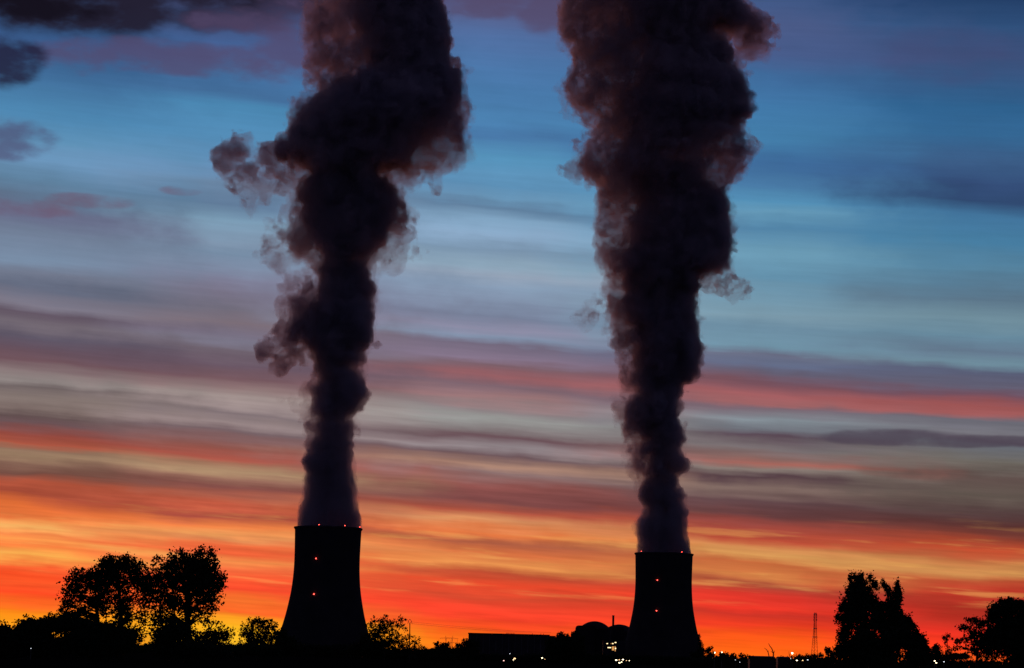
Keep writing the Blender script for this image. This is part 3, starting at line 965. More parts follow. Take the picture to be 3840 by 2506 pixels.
tree('round_tree', 'round open-crowned tree just left of the left cooling tower', 'tree', 820, (965, 968, 2345),
     [(965, 2338, 44, 26, 1.1), (925, 2365, 32, 32, .8), (1010, 2352, 36, 34, .8), (970, 2385, 60, 36, 1.1), (930, 2400, 34, 30, .8),
      (1025, 2390, 30, 36, .9), (985, 2412, 50, 20, .9)], 0.35, 0.6, 3.0, 0.8, 0.1)
tree('bush', 'dark bush hiding the left foot of the left cooling tower', 'bush', 830, (1058, 1058, 2380),
     [(1055, 2385, 26, 36), (1060, 2430, 46, 36), (1085, 2420, 40, 40)], 0.25, 0.6, 3.6, 0.8, 0.4)
tree('bush', 'low ragged bush between the loose bush and the round open-crowned tree', 'bush', 800, (905, 905, 2430),
     [(890, 2440, 36, 24), (940, 2436, 50, 26), (860, 2446, 40, 20), (1000, 2444, 60, 26)], 0.2, 0.55, 3.6, 0.7, 0.4)
tree('open_tree', 'loose airy tree just right of the left cooling tower, beside the utility pole', 'tree', 860, (1440, 1444, 2350),
     [(1422, 2335, 34, 26, .9), (1470, 2330, 38, 26, .7), (1510, 2325, 20, 16, .7), (1400, 2360, 40, 30, .8), (1450, 2375, 52, 34, 1.1),
      (1500, 2350, 28, 24, .5), (1495, 2400, 50, 30, .9), (1540, 2405, 34, 24, .6), (1410, 2400, 50, 34, 1.5), (1560, 2430, 30, 20, .6),
      (1450, 2425, 70, 26, 1.6), (1520, 2440, 60, 20, 1.0)], 0.3, 0.6, 2.6, 0.75, 0.0)
tree('bush', 'dark bush at the right foot of the left cooling tower', 'bush', 880, (1385, 1385, 2400),
     [(1378, 2410, 36, 44), (1350, 2435, 50, 30), (1420, 2440, 50, 28)], 0.25, 0.6, 3.6, 0.8, 0.4)


# ------------------------------------------------------------------ far treelines (one mass each) and mid-distance bushes
def treeline(label, Y, pts, leaf, cov, seed, depth=18.0, lump=26):
    """Skyline given as pixel points (x, y); a wood or hedge of leaf clumps under it."""
    rng = np.random.default_rng(seed)
    xs = np.array([p[0] for p in pts], float); yt = np.array([p[1] for p in pts], float)
    L = []
    s = Y / FPX
    x = xs[0]
    c0 = P(float(xs.mean()), 2470, Y)
    while x < xs[-1]:
        yy = float(np.interp(x, xs, yt))
        r = lump * (0.6 + 0.7 * rng.random())
        t = P(x, yy + r * 0.75, Y)
        zt = t.z
        rz = max(r * s * 0.8, 1.0)
        L.append((t.x - c0.x, rng.uniform(-depth, depth), max(zt, 0.5), r * s, r * s, rz, 1.0))
        if zt > rz:
            L.append((t.x - c0.x, rng.uniform(-depth, depth), zt * 0.45, r * s * 1.3, r * s, zt * 0.6, 1.0))
        x += r * 0.75
    v, f = crown_mesh(rng, None, L, leaf, cov, leaf * 1.3, 0.4)
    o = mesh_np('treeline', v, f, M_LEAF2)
    o.location = (c0.x, Y, 0)
    return tag(o, label, 'treeline', kind='stuff')


treeline('far dark treeline along the horizon left of the left cooling tower', 2300,
         [(-60, 2375), (300, 2390), (500, 2410), (700, 2418), (900, 2416), (1000, 2414), (1100, 2416), (1250, 2420), (1350, 2425), (1450, 2432)], 1.6, 3.5, 5)
treeline('far dark treeline between the left cooling tower and the long flat hall', 2100,
         [(1330, 2425), (1500, 2436), (1580, 2436), (1640, 2428), (1690, 2432), (1790, 2425)], 1.3, 3.5, 6, 14, 18)
treeline('dark wood filling the gap between the long flat hall and the domes', 2420,
         [(2060, 2396), (2090, 2390), (2120, 2394), (2150, 2386), (2185, 2384)], 1.3, 4.5, 9, 8, 14)
treeline('far dark treeline in front of the reactor buildings and right tower', 2650,
         [(1780, 2452), (1950, 2456), (2100, 2452), (2300, 2456), (2500, 2462), (2650, 2470)], 1.3, 3.0, 7, 12, 12)
treeline('far dark treeline along the horizon right of the right cooling tower', 2300,
         [(2600, 2466), (2800, 2468), (2912, 2469), (3000, 2466), (3300, 2474), (3900, 2480)], 1.3, 3.5, 8, 14, 16)

for (lab, Y, tr, lobes) in [
    ('small dark bush left of the far pylons, near the utility pole', 1500, (1607, 1607, 2440), [(1600, 2440, 18, 14), (1630, 2446, 24, 14)]),
    ('dark conical-topped bushy tree in front of the far pylons', 1450, (1645, 1642, 2420),
     [(1640, 2420, 12, 18), (1660, 2425, 18, 16), (1678, 2424, 12, 16), (1655, 2445, 36, 20)]),
    ('dark bush against the left corner of the long flat hall', 1500, (1745, 1748, 2410),
     [(1750, 2412, 24, 18), (1725, 2424, 22, 16), (1775, 2415, 24, 20), (1745, 2445, 40, 20), (1700, 2440, 24, 14)]),
    ('pointed dark tree between the long flat hall and the domes', 2400, (2105, 2103, 2385),
     [(2103, 2380, 12, 12), (2092, 2390, 14, 12), (2112, 2392, 16, 16), (2100, 2410, 26, 20)]),
    ('smaller rounded dark tree just left of the large dome', 2400, (2128, 2126, 2390),
     [(2126, 2388, 10, 11), (2138, 2398, 14, 14), (2125, 2412, 24, 18)]),
    ('dark bush at the left foot of the large domed reactor building', 2450, (2160, 2158, 2380),
     [(2148, 2382, 10, 12), (2160, 2376, 14, 14), (2165, 2400, 30, 24)]),
    ('small umbrella-topped tree beside the lit lamp, right of the right tower', 1300, (2660, 2660, 2440),
     [(2662, 2432, 16, 8, .9), (2650, 2444, 16, 12, .8), (2668, 2456, 18, 12, .8), (2655, 2466, 24, 12, 1.3)]),
    ('ragged climbing bush up the right flank of the right cooling tower', 2600, (2620, 2618, 2420),
     [(2621, 2390, 8, 16, .7), (2626, 2416, 10, 20, .8), (2630, 2444, 16, 22, 1.2), (2615, 2460, 30, 20, 1.4)]),
    ('low rounded bush between the two lit lamps by the right tower', 1500, (2715, 2715, 2455),
     [(2712, 2458, 20, 13), (2700, 2468, 26, 10), (2728, 2465, 16, 12)]),
    ('low rounded bush left of the small shrub by the flat shed', 1500, (2748, 2748, 2458),
     [(2748, 2460, 13, 12), (2750, 2472, 24, 12)]),
    ('thin low shrub against the left end of the flat shed', 1480, (2782, 2782, 2462),
     [(2778, 2458, 14, 8, .6), (2800, 2464, 16, 7, .7), (2785, 2476, 28, 12, 1.2)]),
    ('low bush right of the single lit lamp, before the lattice mast', 1500, (3003, 3003, 2465),
     [(3000, 2462, 14, 8, .9), (3015, 2468, 14, 9), (2985, 2470, 20, 10), (3005, 2480, 34, 12)]),
    ('low spreading bush at the foot of the lattice mast', 1500, (3055, 3055, 2460),
     [(3055, 2461, 26, 8), (3040, 2466, 20, 10), (3078, 2458, 14, 8, .6), (3060, 2478, 40, 12)]),
    ('small round dark bush left of the right-hand poplars', 1000, (3108, 3108, 2445),
     [(3106, 2446, 17, 17), (3122, 2455, 16, 14), (3110, 2475, 34, 22)]),
]:
    k = Y / 560.0
    tree('bush', lab, 'bush', Y, tr, lobes, 0.2, 0.42 * k ** 0.75, 3.2, 0.4 * k ** 0.8, 0.3, None, M_LEAF2, limbs=True)

# right-hand trees
GP = 'tall poplars on the right'
tree('poplar_tree', 'broader and taller poplar, left one of the two poplars on the right', 'tree', YN + 10, (3225, 3208, 2180),
     [(3190, 2168, 11, 22), (3203, 2160, 9, 16), (3216, 2170, 13, 22), (3232, 2166, 9, 18), (3228, 2195, 26, 36), (3262, 2170, 7, 20, .9), (3274, 2190, 8, 22, .8),
      (3158, 2285, 14, 14, .8), (3140, 2312, 8, 8, .6), (3200, 2220, 36, 48), (3245, 2240, 40, 54), (3180, 2270, 36, 50),
      (3220, 2290, 60, 60), (3285, 2200, 12, 20, .8), (3275, 2260, 26, 44), (3180, 2330, 38, 40), (3240, 2350, 58, 50, .9), (3150, 2320, 14, 12, .7), (3165, 2385, 34, 30),
      (3290, 2300, 30, 50, .8), (3170, 2370, 26, 30, .8)], 0.5, 0.5, 3.6, 0.65, 0.35, GP, M_LEAF2, upright=0.5)
tree('poplar_tree', 'slimmer twin-tipped poplar, right one of the two poplars on the right', 'tree', YN + 2, (3330, 3335, 2200),
     [(3314, 2192, 8, 24, .9), (3324, 2210, 10, 24, .9), (3334, 2222, 10, 26, .9), (3366, 2200, 8, 28, .9), (3374, 2222, 9, 26, .9), (3355, 2240, 18, 44), (3372, 2250, 12, 40, .9),
      (3340, 2270, 36, 40), (3360, 2300, 28, 40), (3325, 2310, 30, 50, .8), (3355, 2350, 42, 46), (3318, 2370, 30, 50, .8), (3378, 2320, 20, 36), (3290, 2320, 34, 50, .8), (3300, 2280, 22, 40, .8)],
     0.4, 0.5, 3.6, 0.6, 0.35, GP, M_LEAF2, upright=0.5)
for (lab, Y, tr, lobes) in [
    ('dense dark bush at the left foot of the right-hand poplars', YN - 20, (3190, 3190, 2420),
     [(3170, 2430, 38, 36), (3230, 2410, 50, 30), (3210, 2455, 80, 50), (3150, 2445, 24, 24)]),
    ('dense dark bush below and between the two poplars', YN - 24, (3300, 3300, 2420),
     [(3290, 2425, 60, 40, 1.1), (3350, 2405, 60, 46), (3310, 2460, 90, 50), (3390, 2395, 40, 46), (3255, 2395, 50, 36)]),
    ('dark spiky bush stepping down right of the slim poplar', YN - 12, (3420, 3416, 2360),
     [(3396, 2345, 30, 46), (3410, 2330, 12, 20, .8), (3422, 2350, 14, 26, .8), (3438, 2370, 10, 14, .8), (3430, 2410, 40, 44), (3460, 2420, 26, 40), (3440, 2460, 60, 44), (3478, 2450, 14, 30)]),
    ('small upright bush right of the poplars, against the red sky', 700, (3510, 3512, 2430),
     [(3510, 2430, 17, 16), (3512, 2455, 20, 26), (3500, 2470, 20, 20)]),
    ('low bush behind the thin conifer on the right', 720, (3580, 3580, 2450),
     [(3575, 2462, 36, 14), (3610, 2462, 34, 14), (3540, 2470, 30, 16)]),
]:
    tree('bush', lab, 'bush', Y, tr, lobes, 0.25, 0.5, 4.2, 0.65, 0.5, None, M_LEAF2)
tree('thin_conifer', 'thin ragged conifer with a bare tip between the small bush and the big right tree', 'tree', 700, (3550, 3551, 2370),
     [(3548, 2392, 9, 10, .5), (3556, 2382, 5, 8, .5), (3548, 2412, 10, 14, .9), (3555, 2432, 15, 16, .8), (3550, 2455, 20, 20, 1.0),
      (3540, 2390, 6, 5, .5)], 0.22, 0.4, 2.6, 0.45, 0.0, None, M_LEAF2, upright=0.3)
tree('spreading_tree', 'spreading layered tree left of the tall dark tree at the right edge', 'tree', 600, (3660, 3660, 2340),
     [(3655, 2330, 46, 17, 1.3), (3620, 2355, 36, 18, 1.0), (3690, 2340, 32, 24, 1.0), (3640, 2385, 40, 24, 1.0), (3600, 2405, 30, 18, .8),
      (3680, 2390, 50, 40, 1.2), (3590, 2430, 18, 14, .6), (3630, 2430, 36, 16, .6), (3700, 2440, 70, 50, 1.6)],
     0.4, 0.5, 2.6, 0.6, 0.1, None, M_LEAF2)
tree('large_dark_tree', 'tall dense dark tree at the right edge of the picture', 'tree', 580, (3800, 3800, 2280),
     [(3740, 2290, 40, 38), (3790, 2275, 44, 34), (3830, 2275, 50, 32), (3715, 2310, 20, 24, .8), (3760, 2340, 60, 50), (3830, 2340, 60, 60),
      (3780, 2410, 90, 60), (3880, 2330, 60, 80), (3840, 2450, 90, 60), (3720, 2390, 36, 50), (3790, 2249, 14, 10, .8), (3752, 2256, 10, 12, .8)],
     0.7, 0.55, 4.0, 0.7, 0.5, None, M_LEAF2)

# bare dead tree behind the flat shed
Yd = 1620.0
dt = thing('dead_tree', 'bare dead tree with two crooked limbs rising behind the flat shed', 'tree', (P(2895, 2470, Yd).x, Yd, 0))
b = MB()


def dpt(x, y):
    p = P(x, y, Yd)
    return Vector((p.x - dt.location.x, 0, p.z))


b.path([dpt(2896, 2500), dpt(2900, 2462), dpt(2900, 2448), dpt(2894, 2432), dpt(2886, 2422), dpt(2882, 2413)], [.55, .5, .42, .34, .26, .14])
b.path([dpt(2900, 2450), dpt(2894, 2445), dpt(2890, 2443)], [.3, .2, .1]).path([dpt(2901, 2452), dpt(2904, 2444), dpt(2905, 2440)], [.25, .18, .1])
b.path([dpt(2895, 2500), dpt(2884, 2462), dpt(2880, 2446), dpt(2875, 2437), dpt(2866, 2430)], [.45, .35, .3, .24, .12])
b.path([dpt(2880, 2446), dpt(2883, 2440)], [.18, .1])
b.build('trunk', M_BARK, dt)
for (x, y, lab) in [(2958, 2443, 'thin bare sapling just left of the single lit lamp'), (2986, 2450, 'thin bare sapling just right of the single lit lamp')]:
    t_ = thing('bare_sapling', lab, 'tree', (P(x, 2470, 1500).x, 1500, 0))
    p = P(x, y, 1500)
    q = P(x + 2, y + 16, 1500)
    bb = MB().path([(0.3, 0, 0), (q.x - t_.location.x, 0, q.z), (p.x - t_.location.x, 0, p.z)], [.25, .2, .06])
    bb.path([(q.x - t_.location.x, 0, q.z), (q.x - t_.location.x + 0.9, 0.3, q.z + 1.6)], [.14, .05])
    bb.build('trunk', M_BARK, t_)


# ------------------------------------------------------------------ plant buildings
def corner(x, y, Y):
    p = P(x, y, Y)
    return p.x, p.z


# long flat turbine hall
Yt = 3250.0
x0, z0 = corner(1757, 2373, Yt)
x1, _ = corner(2060, 2379, Yt)
x2, z2 = corner(2082, 2385, Yt)
hall = thing('turbine_hall', 'long flat-roofed hall between the two cooling towers', 'building', (x0, Yt, 0))
HW, HH, XW = x1 - x0, z0, x2 - x0
MB().box(0, HW, 0, 60, 0, HH - 1.4).build('wall', M_CLAD, hall)
MB().box(-0.8, HW + 0.8, -0.8, 60.8, HH - 1.4, HH).build('roof', M_ROOF, hall)
ext = MB().box(HW + 0.05, XW, 4, 50, 0, z2 - 0.6).build('annex', M_CLAD, hall)
MB().box(HW + 0.06, XW + 0.4, 3.6, 50.4, z2 - 0.6, z2).build('annex_roof', M_ROOF, ext)
for px in (1900, 1904, 1908, 1913, 1918, 1924, 1928, 1997, 2029, 2039):
    xx = corner(px, 2370, Yt)[0] - x0
    MB().tube((xx, 12, HH - 0.1), (xx, 12, HH + 1.6), 0.35, 0.35, 8).build('roof_vent', M_STEEL, hall)
rb = MB()
for k in range(13):
    xx = 3 + k * (HW - 6) / 12
    rb.box(xx - 0.25, xx + 0.25, -0.35, -0.004, 0, HH - 1.6)
rb.build('wall_ribs', M_STEEL, hall)


def reactor(label, pxl, pxr, ptop, pshoulder, Y):
    xl, zs = corner(pxl, pshoulder, Y)
    xr, _ = corner(pxr, pshoulder, Y)
    xc, zt = corner((pxl + pxr) / 2, ptop, Y)
    root = thing('reactor_building', label, 'building', (xc, Y, 0))
    R = (xr - xl) / 2
    rise = zt - zs + 2.5
    MB().lathe([(0.01, 0), (R + 1.0, 0), (R + 1.0, zs - 2.5), (0.01, zs - 2.5)], 64).build('wall', M_CONC, root)
    Rs = (R * R + rise * rise) / (2 * rise)
    prof = []
    for k in range(17):
        a = math.asin(R / Rs) * (1 - k / 16)
        prof.append((max(0.01, Rs * math.sin(a)), zs - 2.5 + 0.02 + Rs * math.cos(a) - (Rs - rise)))
    MB().lathe(prof, 64).build('dome', M_CONC, root, True)
    MB().lathe([(R + 0.99, zs - 2.6), (R + 1.6, zs - 2.6), (R + 1.6, zs - 1.4), (R + 0.2, zs - 1.4)], 64, True).build('ring_beam', M_RIM, root)
    return root


reactor('larger domed reactor building between the long hall and the right cooling tower', 2172, 2290, 2330, 2352, 3500)
reactor('second domed reactor building, half hidden behind the right cooling tower', 2262, 2384, 2342, 2362, 3720)
# fuel building with a rounded shoulder left of the dome
Yf = 3480.0
xa, za = corner(2158, 2346, Yf)
xb, _ = corner(2230, 2348, Yf)
fb = thing('fuel_building', 'blocky dark building with a rounded shoulder against the left side of the larger dome', 'building', (xa, Yf, 0))
w_ = xb - xa
b = MB()
prof = [(0, 0), (w_, 0), (w_, za), (4.0, za), (1.6, za - 0.8), (0.3, za - 3.2), (0, za - 6)]
for yy in (-18, 8):
    b.v += [(p[0], yy, p[1]) for p in prof]
n = len(prof)
b.f.append(tuple(range(n))); b.f.append(tuple(reversed(range(n, 2 * n))))
for k in range(n):
    q = (k + 1) % n
    b.f.append((k, n + k, n + q, q))
b.build('wall', M_CONC, fb)
# nuclear auxiliary block joining the domes
Yx = 3560.0
xa, za = corner(2270, 2351, Yx)
xb, _ = corner(2340, 2352, Yx)
ab = thing('auxiliary_building', 'flat dark block joining the two domes under the vent stack', 'building', (xa, Yx, 0))
MB().box(0, xb - xa, -6, 22, 0, za - 0.8).build('wall', M_CONC, ab)
MB().box(-0.3, xb - xa + 0.3, -6.3, 22.3, za - 0.8, za).build('roof', M_ROOF, ab)
# vent stack
Ys = 3545.0
xs, zs = corner(2300, 2308, Ys)
stk = thing('vent_stack', 'slim vent stack standing between the two domes', 'chimney', (xs, Ys, 0))
MB().lathe([(1.75, 0), (1.7, zs - 1.4), (1.55, zs - 1.4), (1.55, zs - 4), (0.01, zs - 4)], 24).build('shaft', M_CONC, stk, False)
MB().lathe([(1.5, zs - 1.38), (2.0, zs - 1.38), (2.0, zs), (1.5, zs)], 24, True).build('cap', M_STEEL, stk)

# lit service block in front of the right tower
Yb = 3240.0
xa, za = corner(2262, 2400, Yb)
xb, _ = corner(2345, 2402, Yb)
sb = thing('service_building', 'dark service block with a cluster of lit windows below the vent stack', 'building', (xa, Yb, 0))
SW = xb - xa
MB().box(0, SW, 0, 18, 0, za - 0.7).build('wall', M_CLAD, sb)
MB().box(-0.4, SW + 0.4, -0.4, 18.4, za - 0.7, za).build('roof', M_ROOF, sb)


def win(px, py, pw, ph, mt):
    a = P(px - pw / 2, py - ph / 2, Yb)
    c = P(px + pw / 2, py + ph / 2, Yb)
    zt_, zb_ = max(a.z, c.z), min(a.z, c.z)
    xl_, xr_ = a.x - xa, c.x - xa
    f_ = MB().box(xl_ - 0.15, xr_ + 0.15, -0.2, -0.02, zb_ - 0.15, zt_ + 0.15).build('window', M_STEEL, sb)
    MB().box(xl_, xr_, -0.24, -0.203, zb_, zt_).build('pane', mt, f_)


for a in [(2277, 2414, 5, 3, M_WINW), (2292, 2414, 3, 2.4, M_WIN), (2298, 2414, 5, 3.4, M_WINW), (2308, 2410, 6, 3.4, M_WINW),
          (2285, 2429, 13, 3.6, M_WINW), (2299, 2432, 8, 15, M_WIN), (2307, 2426, 3, 4, M_WIN), (2308, 2432, 4, 5, M_WINW), (2307, 2439, 3, 8, M_WIN)]:
    win(*a)

# low farm sheds on the right
for (lab, pa, pb, pt, Y) in [('long low flat-roofed shed below the bare dead tree', 2812, 2906, 2461, 1560.0),
                             ('short low shed left of the single lit lamp', 2918, 2962, 2464, 1580.0)]:
    xa, za = corner(pa, pt, Y)
    xb, _ = corner(pb, pt, Y)
    sh = thing('low_shed', lab, 'shed', (xa, Y, 0))
    wd = xb - xa
    MB().box(0, wd, 0, 12, 0, za - 0.5).build('wall', M_CLAD, sh)
    b = MB()
    b.v = [(-0.4, -0.5, za - 0.5), (wd + 0.4, -0.5, za - 0.5), (wd + 0.4, 12.5, za - 0.5), (-0.4, 12.5, za - 0.5),
           (0.2, 6, za + 0.35), (wd - 0.2, 6, za + 0.35)]
    b.f = [(0, 3, 2, 1), (0, 1, 5, 4), (2, 3, 4, 5), (1, 2, 5), (3, 0, 4)]
    b.build('roof', M_ROOF, sh)


# ------------------------------------------------------------------ lamps
def lamp_post(label, px, py, Y, mat, size, style='ball', group=None):
    """A lit lamp whose head stands at that sight line, on a post from the ground."""
    p = P(px, py, Y)
    z = max(p.z, 0.9)
    size *= 0.72
    root = thing('lamp_post', label, 'lamp', (p.x, Y, 0), group)
    if style == 'flood':
        MB().tube((0, 0.35, 0), (0, 0.35, z + 0.3), 0.30, 0.22, 8).build('post', M_POST, root)
        hd = MB().box(-size, size, -0.3, 0.6, z + 0.56, z + 0.8).build('lamp_head', M_POST, root)
        MB().box(-size * 0.92, size * 0.92, -0.28, 0.55, z - 0.25, z + 0.55).box(-size * 0.45, size * 0.45, -0.2, 0.5, z - 0.8, z - 0.252).build('lamp', mat, hd)
    else:
        MB().tube((0, 0.2, 0), (0, 0.2, z - size * 0.5), 0.10, 0.08, 8).build('post', M_POST, root)
        hd = MB().box(-size * 0.5, size * 0.5, -0.1, 0.5, z + size * 0.56, z + size * 0.56 + 0.12).build('lamp_head', M_POST, root)
        MB().ball((0, 0, z), size, size * 0.8, size * 0.55).build('lamp', mat, hd, True)
    return root


lamp_post('bright floodlight on a pale post right of the right tower, left one of the pair', 2679, 2448, 1750, M_LAMPW, 1.15, 'flood')
lamp_post('bright floodlight half behind a bush right of the right tower, right one of the pair', 2707, 2447, 1750, M_LAMPW, 0.8, 'flood')
lamp_post('single bright floodlight on a post between the low sheds and the lattice mast', 2971, 2450, 1750, M_LAMPW, 1.05, 'flood')
lamp_post('small white lamp in front of the dark hedgerow at the far left', 116, 2432, 520, M_LAMPB, 0.16)
lamp_post('cool white lamp high on the left, before the long flat hall', 1912, 2452, 2550, M_LAMPB, 0.75)
lamp_post('large orange-white lamp, brightest of those before the long flat hall', 1930, 2470, 2450, M_LAMPY, 1.7)
lamp_post('small white lamp tucked under the brightest lamp before the long flat hall', 1925, 2475, 2440, M_LAMPW, 0.8)
lamp_post('pinkish lamp, lowest and leftmost before the long flat hall', 1889, 2478, 2300, M_LAMPP, 0.9)
lamp_post('warm lamp before the right end of the long flat hall, upper left of two', 2033, 2468, 2450, M_LAMPW, 1.25)
lamp_post('warm lamp before the right end of the long flat hall, lower right of two', 2044, 2472, 2440, M_LAMPY, 0.9)
GS = 'lamps along the road below the lit service block'
for (lab, x, y, mt, s_) in [
    ('large yellow-white lamp at the left end of the lamp row below the service block', 2311, 2476, M_LAMPW, 1.5),
    ('orange lamp second in the row below the service block', 2322, 2475, M_LAMPY, 0.9),
    ('large white lamp third and highest in the row below the service block', 2336, 2474, M_LAMPW, 1.4),
    ('tiny lamp fourth in the row below the service block', 2349, 2478, M_LAMPY, 0.6),
    ('small lamp at the right end of the row below the service block', 2360, 2478, M_LAMPW, 0.8),
    ('lamp at the very bottom below the service block, left of two', 2323, 2486, M_LAMPW, 1.2),
    ('lamp at the very bottom below the service block, right of two', 2331, 2483, M_LAMPW, 0.8),
]:
    lamp_post(lab, x, y, 2400 if y < 2480 else 2000, mt, s_, 'ball', GS)
GR = 'small lamps among the bushes on the right'
for (lab, x, y, mt, s_) in [
    ('faint white lamp under the bush left of the flat shed', 2758, 2475, M_LAMPB, 0.35),
    ('faint white lamp at the left end of the flat shed, lowest of all near it', 2774, 2484, M_LAMPB, 0.4),
    ('faint lamp just below the single bright floodlight', 2965, 2470, M_LAMPB, 0.35),
    ('warm lamp between the single floodlight and the mast, left of two', 2988, 2477, M_LAMPW, 0.75),
    ('warm lamp between the single floodlight and the mast, right of two', 3010, 2477, M_LAMPY, 0.6),
    ('pale twin lamp just left of the foot of the lattice mast', 3029, 2475, M_LAMPB, 0.6),
]:
    lamp_post(lab, x, y, 1440, mt, s_, 'ball', GR)
for (lab, x, y, mt, s_) in [
    ('white lamp under the small upright bush on the right, upper of the close pair', 3505, 2479, M_LAMPW, 0.36),
    ('yellowish lamp under the small upright bush on the right, lower of the close pair', 3511, 2486, M_LAMPW, 0.36),
    ('lone white lamp below the thin conifer on the right', 3540, 2482, M_LAMPB, 0.28),
]:
    lamp_post(lab, x, y, 680, mt, s_, 'ball', GR)

# ------------------------------------------------------------------ utility pole, wires, pylons, mast
Yp = 1000.0
pb_ = P(1536, 2470, Yp)
pole = thing('utility_pole', 'utility pole with a diamond-shaped top beside the airy tree', 'utility pole', (pb_.x, Yp, 0))


def pp(x, y, dy=0.0):
    q = P(x, y, Yp)
    return Vector((q.x - pb_.x, dy, q.z))


MB().path([pp(1535, 2490), pp(1537, 2338)], [0.32, 0.2], 8).build('post', M_BARK, pole)
b = MB()
for a, c in [((1537, 2340), (1531, 2330)), ((1531, 2330), (1537, 2322)), ((1537, 2322), (1543, 2330)), ((1543, 2330), (1537, 2340)),
             ((1531, 2330), (1529, 2340)), ((1543, 2330), (1545, 2340))]:
    b.tube(pp(*a), pp(*c), 0.10, 0.10, 5)
b.build('crossarm', M_STEEL, pole)
for (sx, sy, ex, ey, lab) in [(1545, 2333, 2066, 2372, 'upper thin power cable running right from the utility pole'),
                              (1544, 2339, 1995, 2371, 'lower thin power cable running right from the utility pole')]:
    A_, B_ = P(sx, sy, Yp), P(ex, ey, 2500.0)
    pts = []
    for k in range(25):
        t = k / 24
        q = A_.lerp(B_, t)
        q.z -= 4.0 * t * (1 - t)
        pts.append(q - A_)
    c_ = MB().path(pts, [0.045 + 0.05 * k / 24 for k in range(25)], 5).build('power_cable', M_STEEL)
    c_.location = A_
    tag(c_, lab, 'cable', 'power cables from the utility pole')


def pylon(label, px, ptop, Y, span):
    """Lattice pylon with two peaks and a long bridge arm."""
    f = P(px, 2466, Y)
    zt = P(px, ptop, Y).z
    s = Y / FPX
    root = thing('pylon', label, 'pylon', (f.x, Y, 0), 'far transmission pylons')
    r = 0.26
    b = MB()
    zb = zt - 9 * s          # bridge level
    hw = 13 * s
    for sx in (-1, 1):
        for sy in (-1, 1):
            b.tube((sx * hw * 0.75 + sx * 2.2, sy * 3.4, 0), (sx * hw * 0.9 + (0.8 * sx), sy * 0.9, zb), r, r, 4)
            b.tube((sx * hw * 0.75 - sx * 2.2, sy * 3.4, 0), (sx * hw * 0.9 - (0.8 * sx), sy * 0.9, zb), r, r, 4)
        for k in range(6):
            z0_, z1_ = zb * k / 6, zb * (k + 1) / 6
            u0 = 2.2 * (1 - k / 6) + 0.8 * k / 6; u1 = 2.2 * (1 - (k + 1) / 6) + 0.8 * (k + 1) / 6
            c0 = sx * hw * (0.75 + 0.15 * k / 6); c1 = sx * hw * (0.75 + 0.15 * (k + 1) / 6)
            b.tube((c0 - u0, -1.5, z0_), (c1 + u1, -1.5, z1_), r * 0.7, r * 0.7, 4)
            b.tube((c0 + u0, 1.5, z0_), (c1 - u1, 1.5, z1_), r * 0.7, r * 0.7, 4)
    b.build('legs', M_STEEL, root)
    a = MB()
    for sy in (-1, 1):
        a.tube((-span * s, sy * 0.5, zb - 1.2 * s), (-hw, sy * 0.9, zb + 1.2 * s), r * .8, r * .8, 4)
        a.tube((span * s, sy * 0.5, zb - 1.2 * s), (hw, sy * 0.9, zb + 1.2 * s), r * .8, r * .8, 4)
        a.tube((-span * s, sy * 0.5, zb - 1.2 * s), (span * s, sy * 0.5, zb - 1.2 * s), r * .8, r * .8, 4)
        a.tube((-hw, sy * 0.9, zb + 1.2 * s), (hw, sy * 0.9, zb + 1.2 * s), r * .8, r * .8, 4)
    n_ = 14
    for k in range(n_):
        xa_, xb_ = -hw + 2 * hw * k / n_, -hw + 2 * hw * (k + 1) / n_
        za_, zc_ = (zb - 1.2 * s, zb + 1.2 * s) if k % 2 else (zb + 1.2 * s, zb - 1.2 * s)
        a.tube((xa_, 0, za_), (xb_, 0, zc_), r * .6, r * .6, 4)
    a.build('crossarm', M_STEEL, root)
    p_ = MB()
    for sx in (-1, 1):
        p_.tube((sx * hw - 0.9, 0, zb + 1.2 * s), (sx * hw, 0, zt), r, r * .6, 4).tube((sx * hw + 0.9, 0, zb + 1.2 * s), (sx * hw, 0, zt), r, r * .6, 4)
    p_.build('peaks', M_STEEL, root)
    i_ = MB()
    for q in (-0.95, 0.0, 0.95):
        i_.tube((q * span * s, 0, zb - 1.2 * s), (q * span * s, 0, zb - 5 * s), 0.2, 0.2, 5)
    i_.build('insulators', M_STEEL, root)


pylon('nearer far-off lattice pylon with two peaks, left of the long flat hall', 1682, 2384, 4600, 34)
pylon('fainter far-off lattice pylon just right of the other pylon', 1700, 2400, 6200, 24)

Ym = 2800.0
mf = P(3052, 2490, Ym)
mast = thing('lattice_mast', 'tall slim lattice mast left of the right-hand poplars', 'mast', (mf.x, Ym, 0))


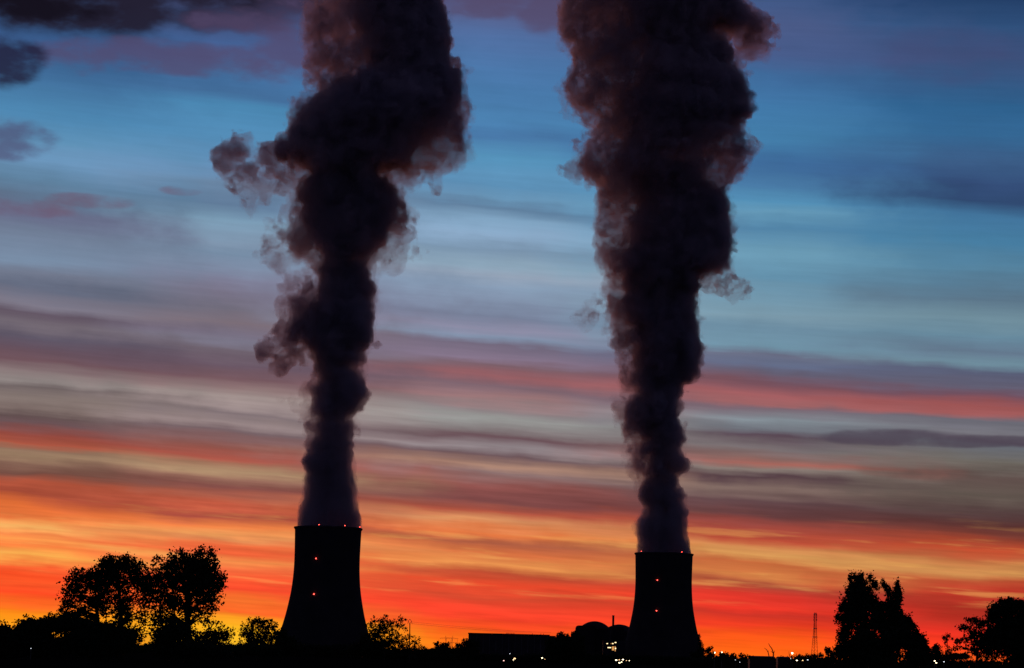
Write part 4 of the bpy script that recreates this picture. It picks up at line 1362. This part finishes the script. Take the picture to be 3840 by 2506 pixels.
def mp(x, y, dy):
    q = P(x, y, Ym)
    return Vector((q.x - mf.x, dy, q.z))


legs = [[(3037, 2490), (3044, 2420), (3049, 2375), (3051.5, 2340), (3053, 2298)],
        [(3056.5, 2490), (3056, 2420), (3055.8, 2375), (3056, 2340), (3056.5, 2298)],
        [(3065, 2490), (3063, 2420), (3061.5, 2375), (3061, 2340), (3061, 2298)]]
dys = [[-6, -4, -2.6, -1.6, -1], [8, 5.5, 3.6, 2.2, 1.3], [-5, -3.6, -2.4, -1.6, -1]]
L3 = []
for l, dd in zip(legs, dys):
    pts = [mp(x, y, d) for (x, y), d in zip(l, dd)]
    L3.append(pts)
for pts in L3:
    MB().path(pts, [0.27, 0.26, 0.25, 0.24, 0.22], 5).build('leg', M_RED, mast)
br = MB()


def along(pts, t):
    k = t * (len(pts) - 1)
    i = min(len(pts) - 2, int(k))
    return pts[i].lerp(pts[i + 1], k - i)


NB = 26
for k in range(NB):
    t0 = (k / NB) ** 0.8; t1 = ((k + 1) / NB) ** 0.8
    for i in range(3):
        j = (i + 1) % 3
        br.tube(along(L3[i], t0), along(L3[j], t1), 0.11, 0.11, 4)
        br.tube(along(L3[i], t1), along(L3[j], t1), 0.11, 0.11, 4)
br.build('bracing', M_RED, mast)
pf = MB()
for t in (0.42, 0.62, 0.97):
    c = [along(p, t) for p in L3]
    cen = (c[0] + c[1] + c[2]) / 3
    hw = max((c[2] - c[0]).length * 0.5, 1.0) + 0.5
    pf.box(cen.x - hw, cen.x + hw, cen.y - hw, cen.y + hw, cen.z - 0.4, cen.z + 0.5)
pf.build('platforms', M_STEEL, mast)
an = MB()
for t in (0.84, 0.9, 0.95):
    c = along(L3[0], t); d_ = along(L3[2], t)
    an.tube((c.x - 0.4, c.y - 0.6, c.z - 1.2), (c.x - 0.4, c.y - 0.6, c.z + 1.2), 0.35, 0.35, 6)
    an.tube((d_.x + 0.4, d_.y - 0.6, d_.z - 1.2), (d_.x + 0.4, d_.y - 0.6, d_.z + 1.2), 0.35, 0.35, 6)
an.build('antennas', M_POST, mast)
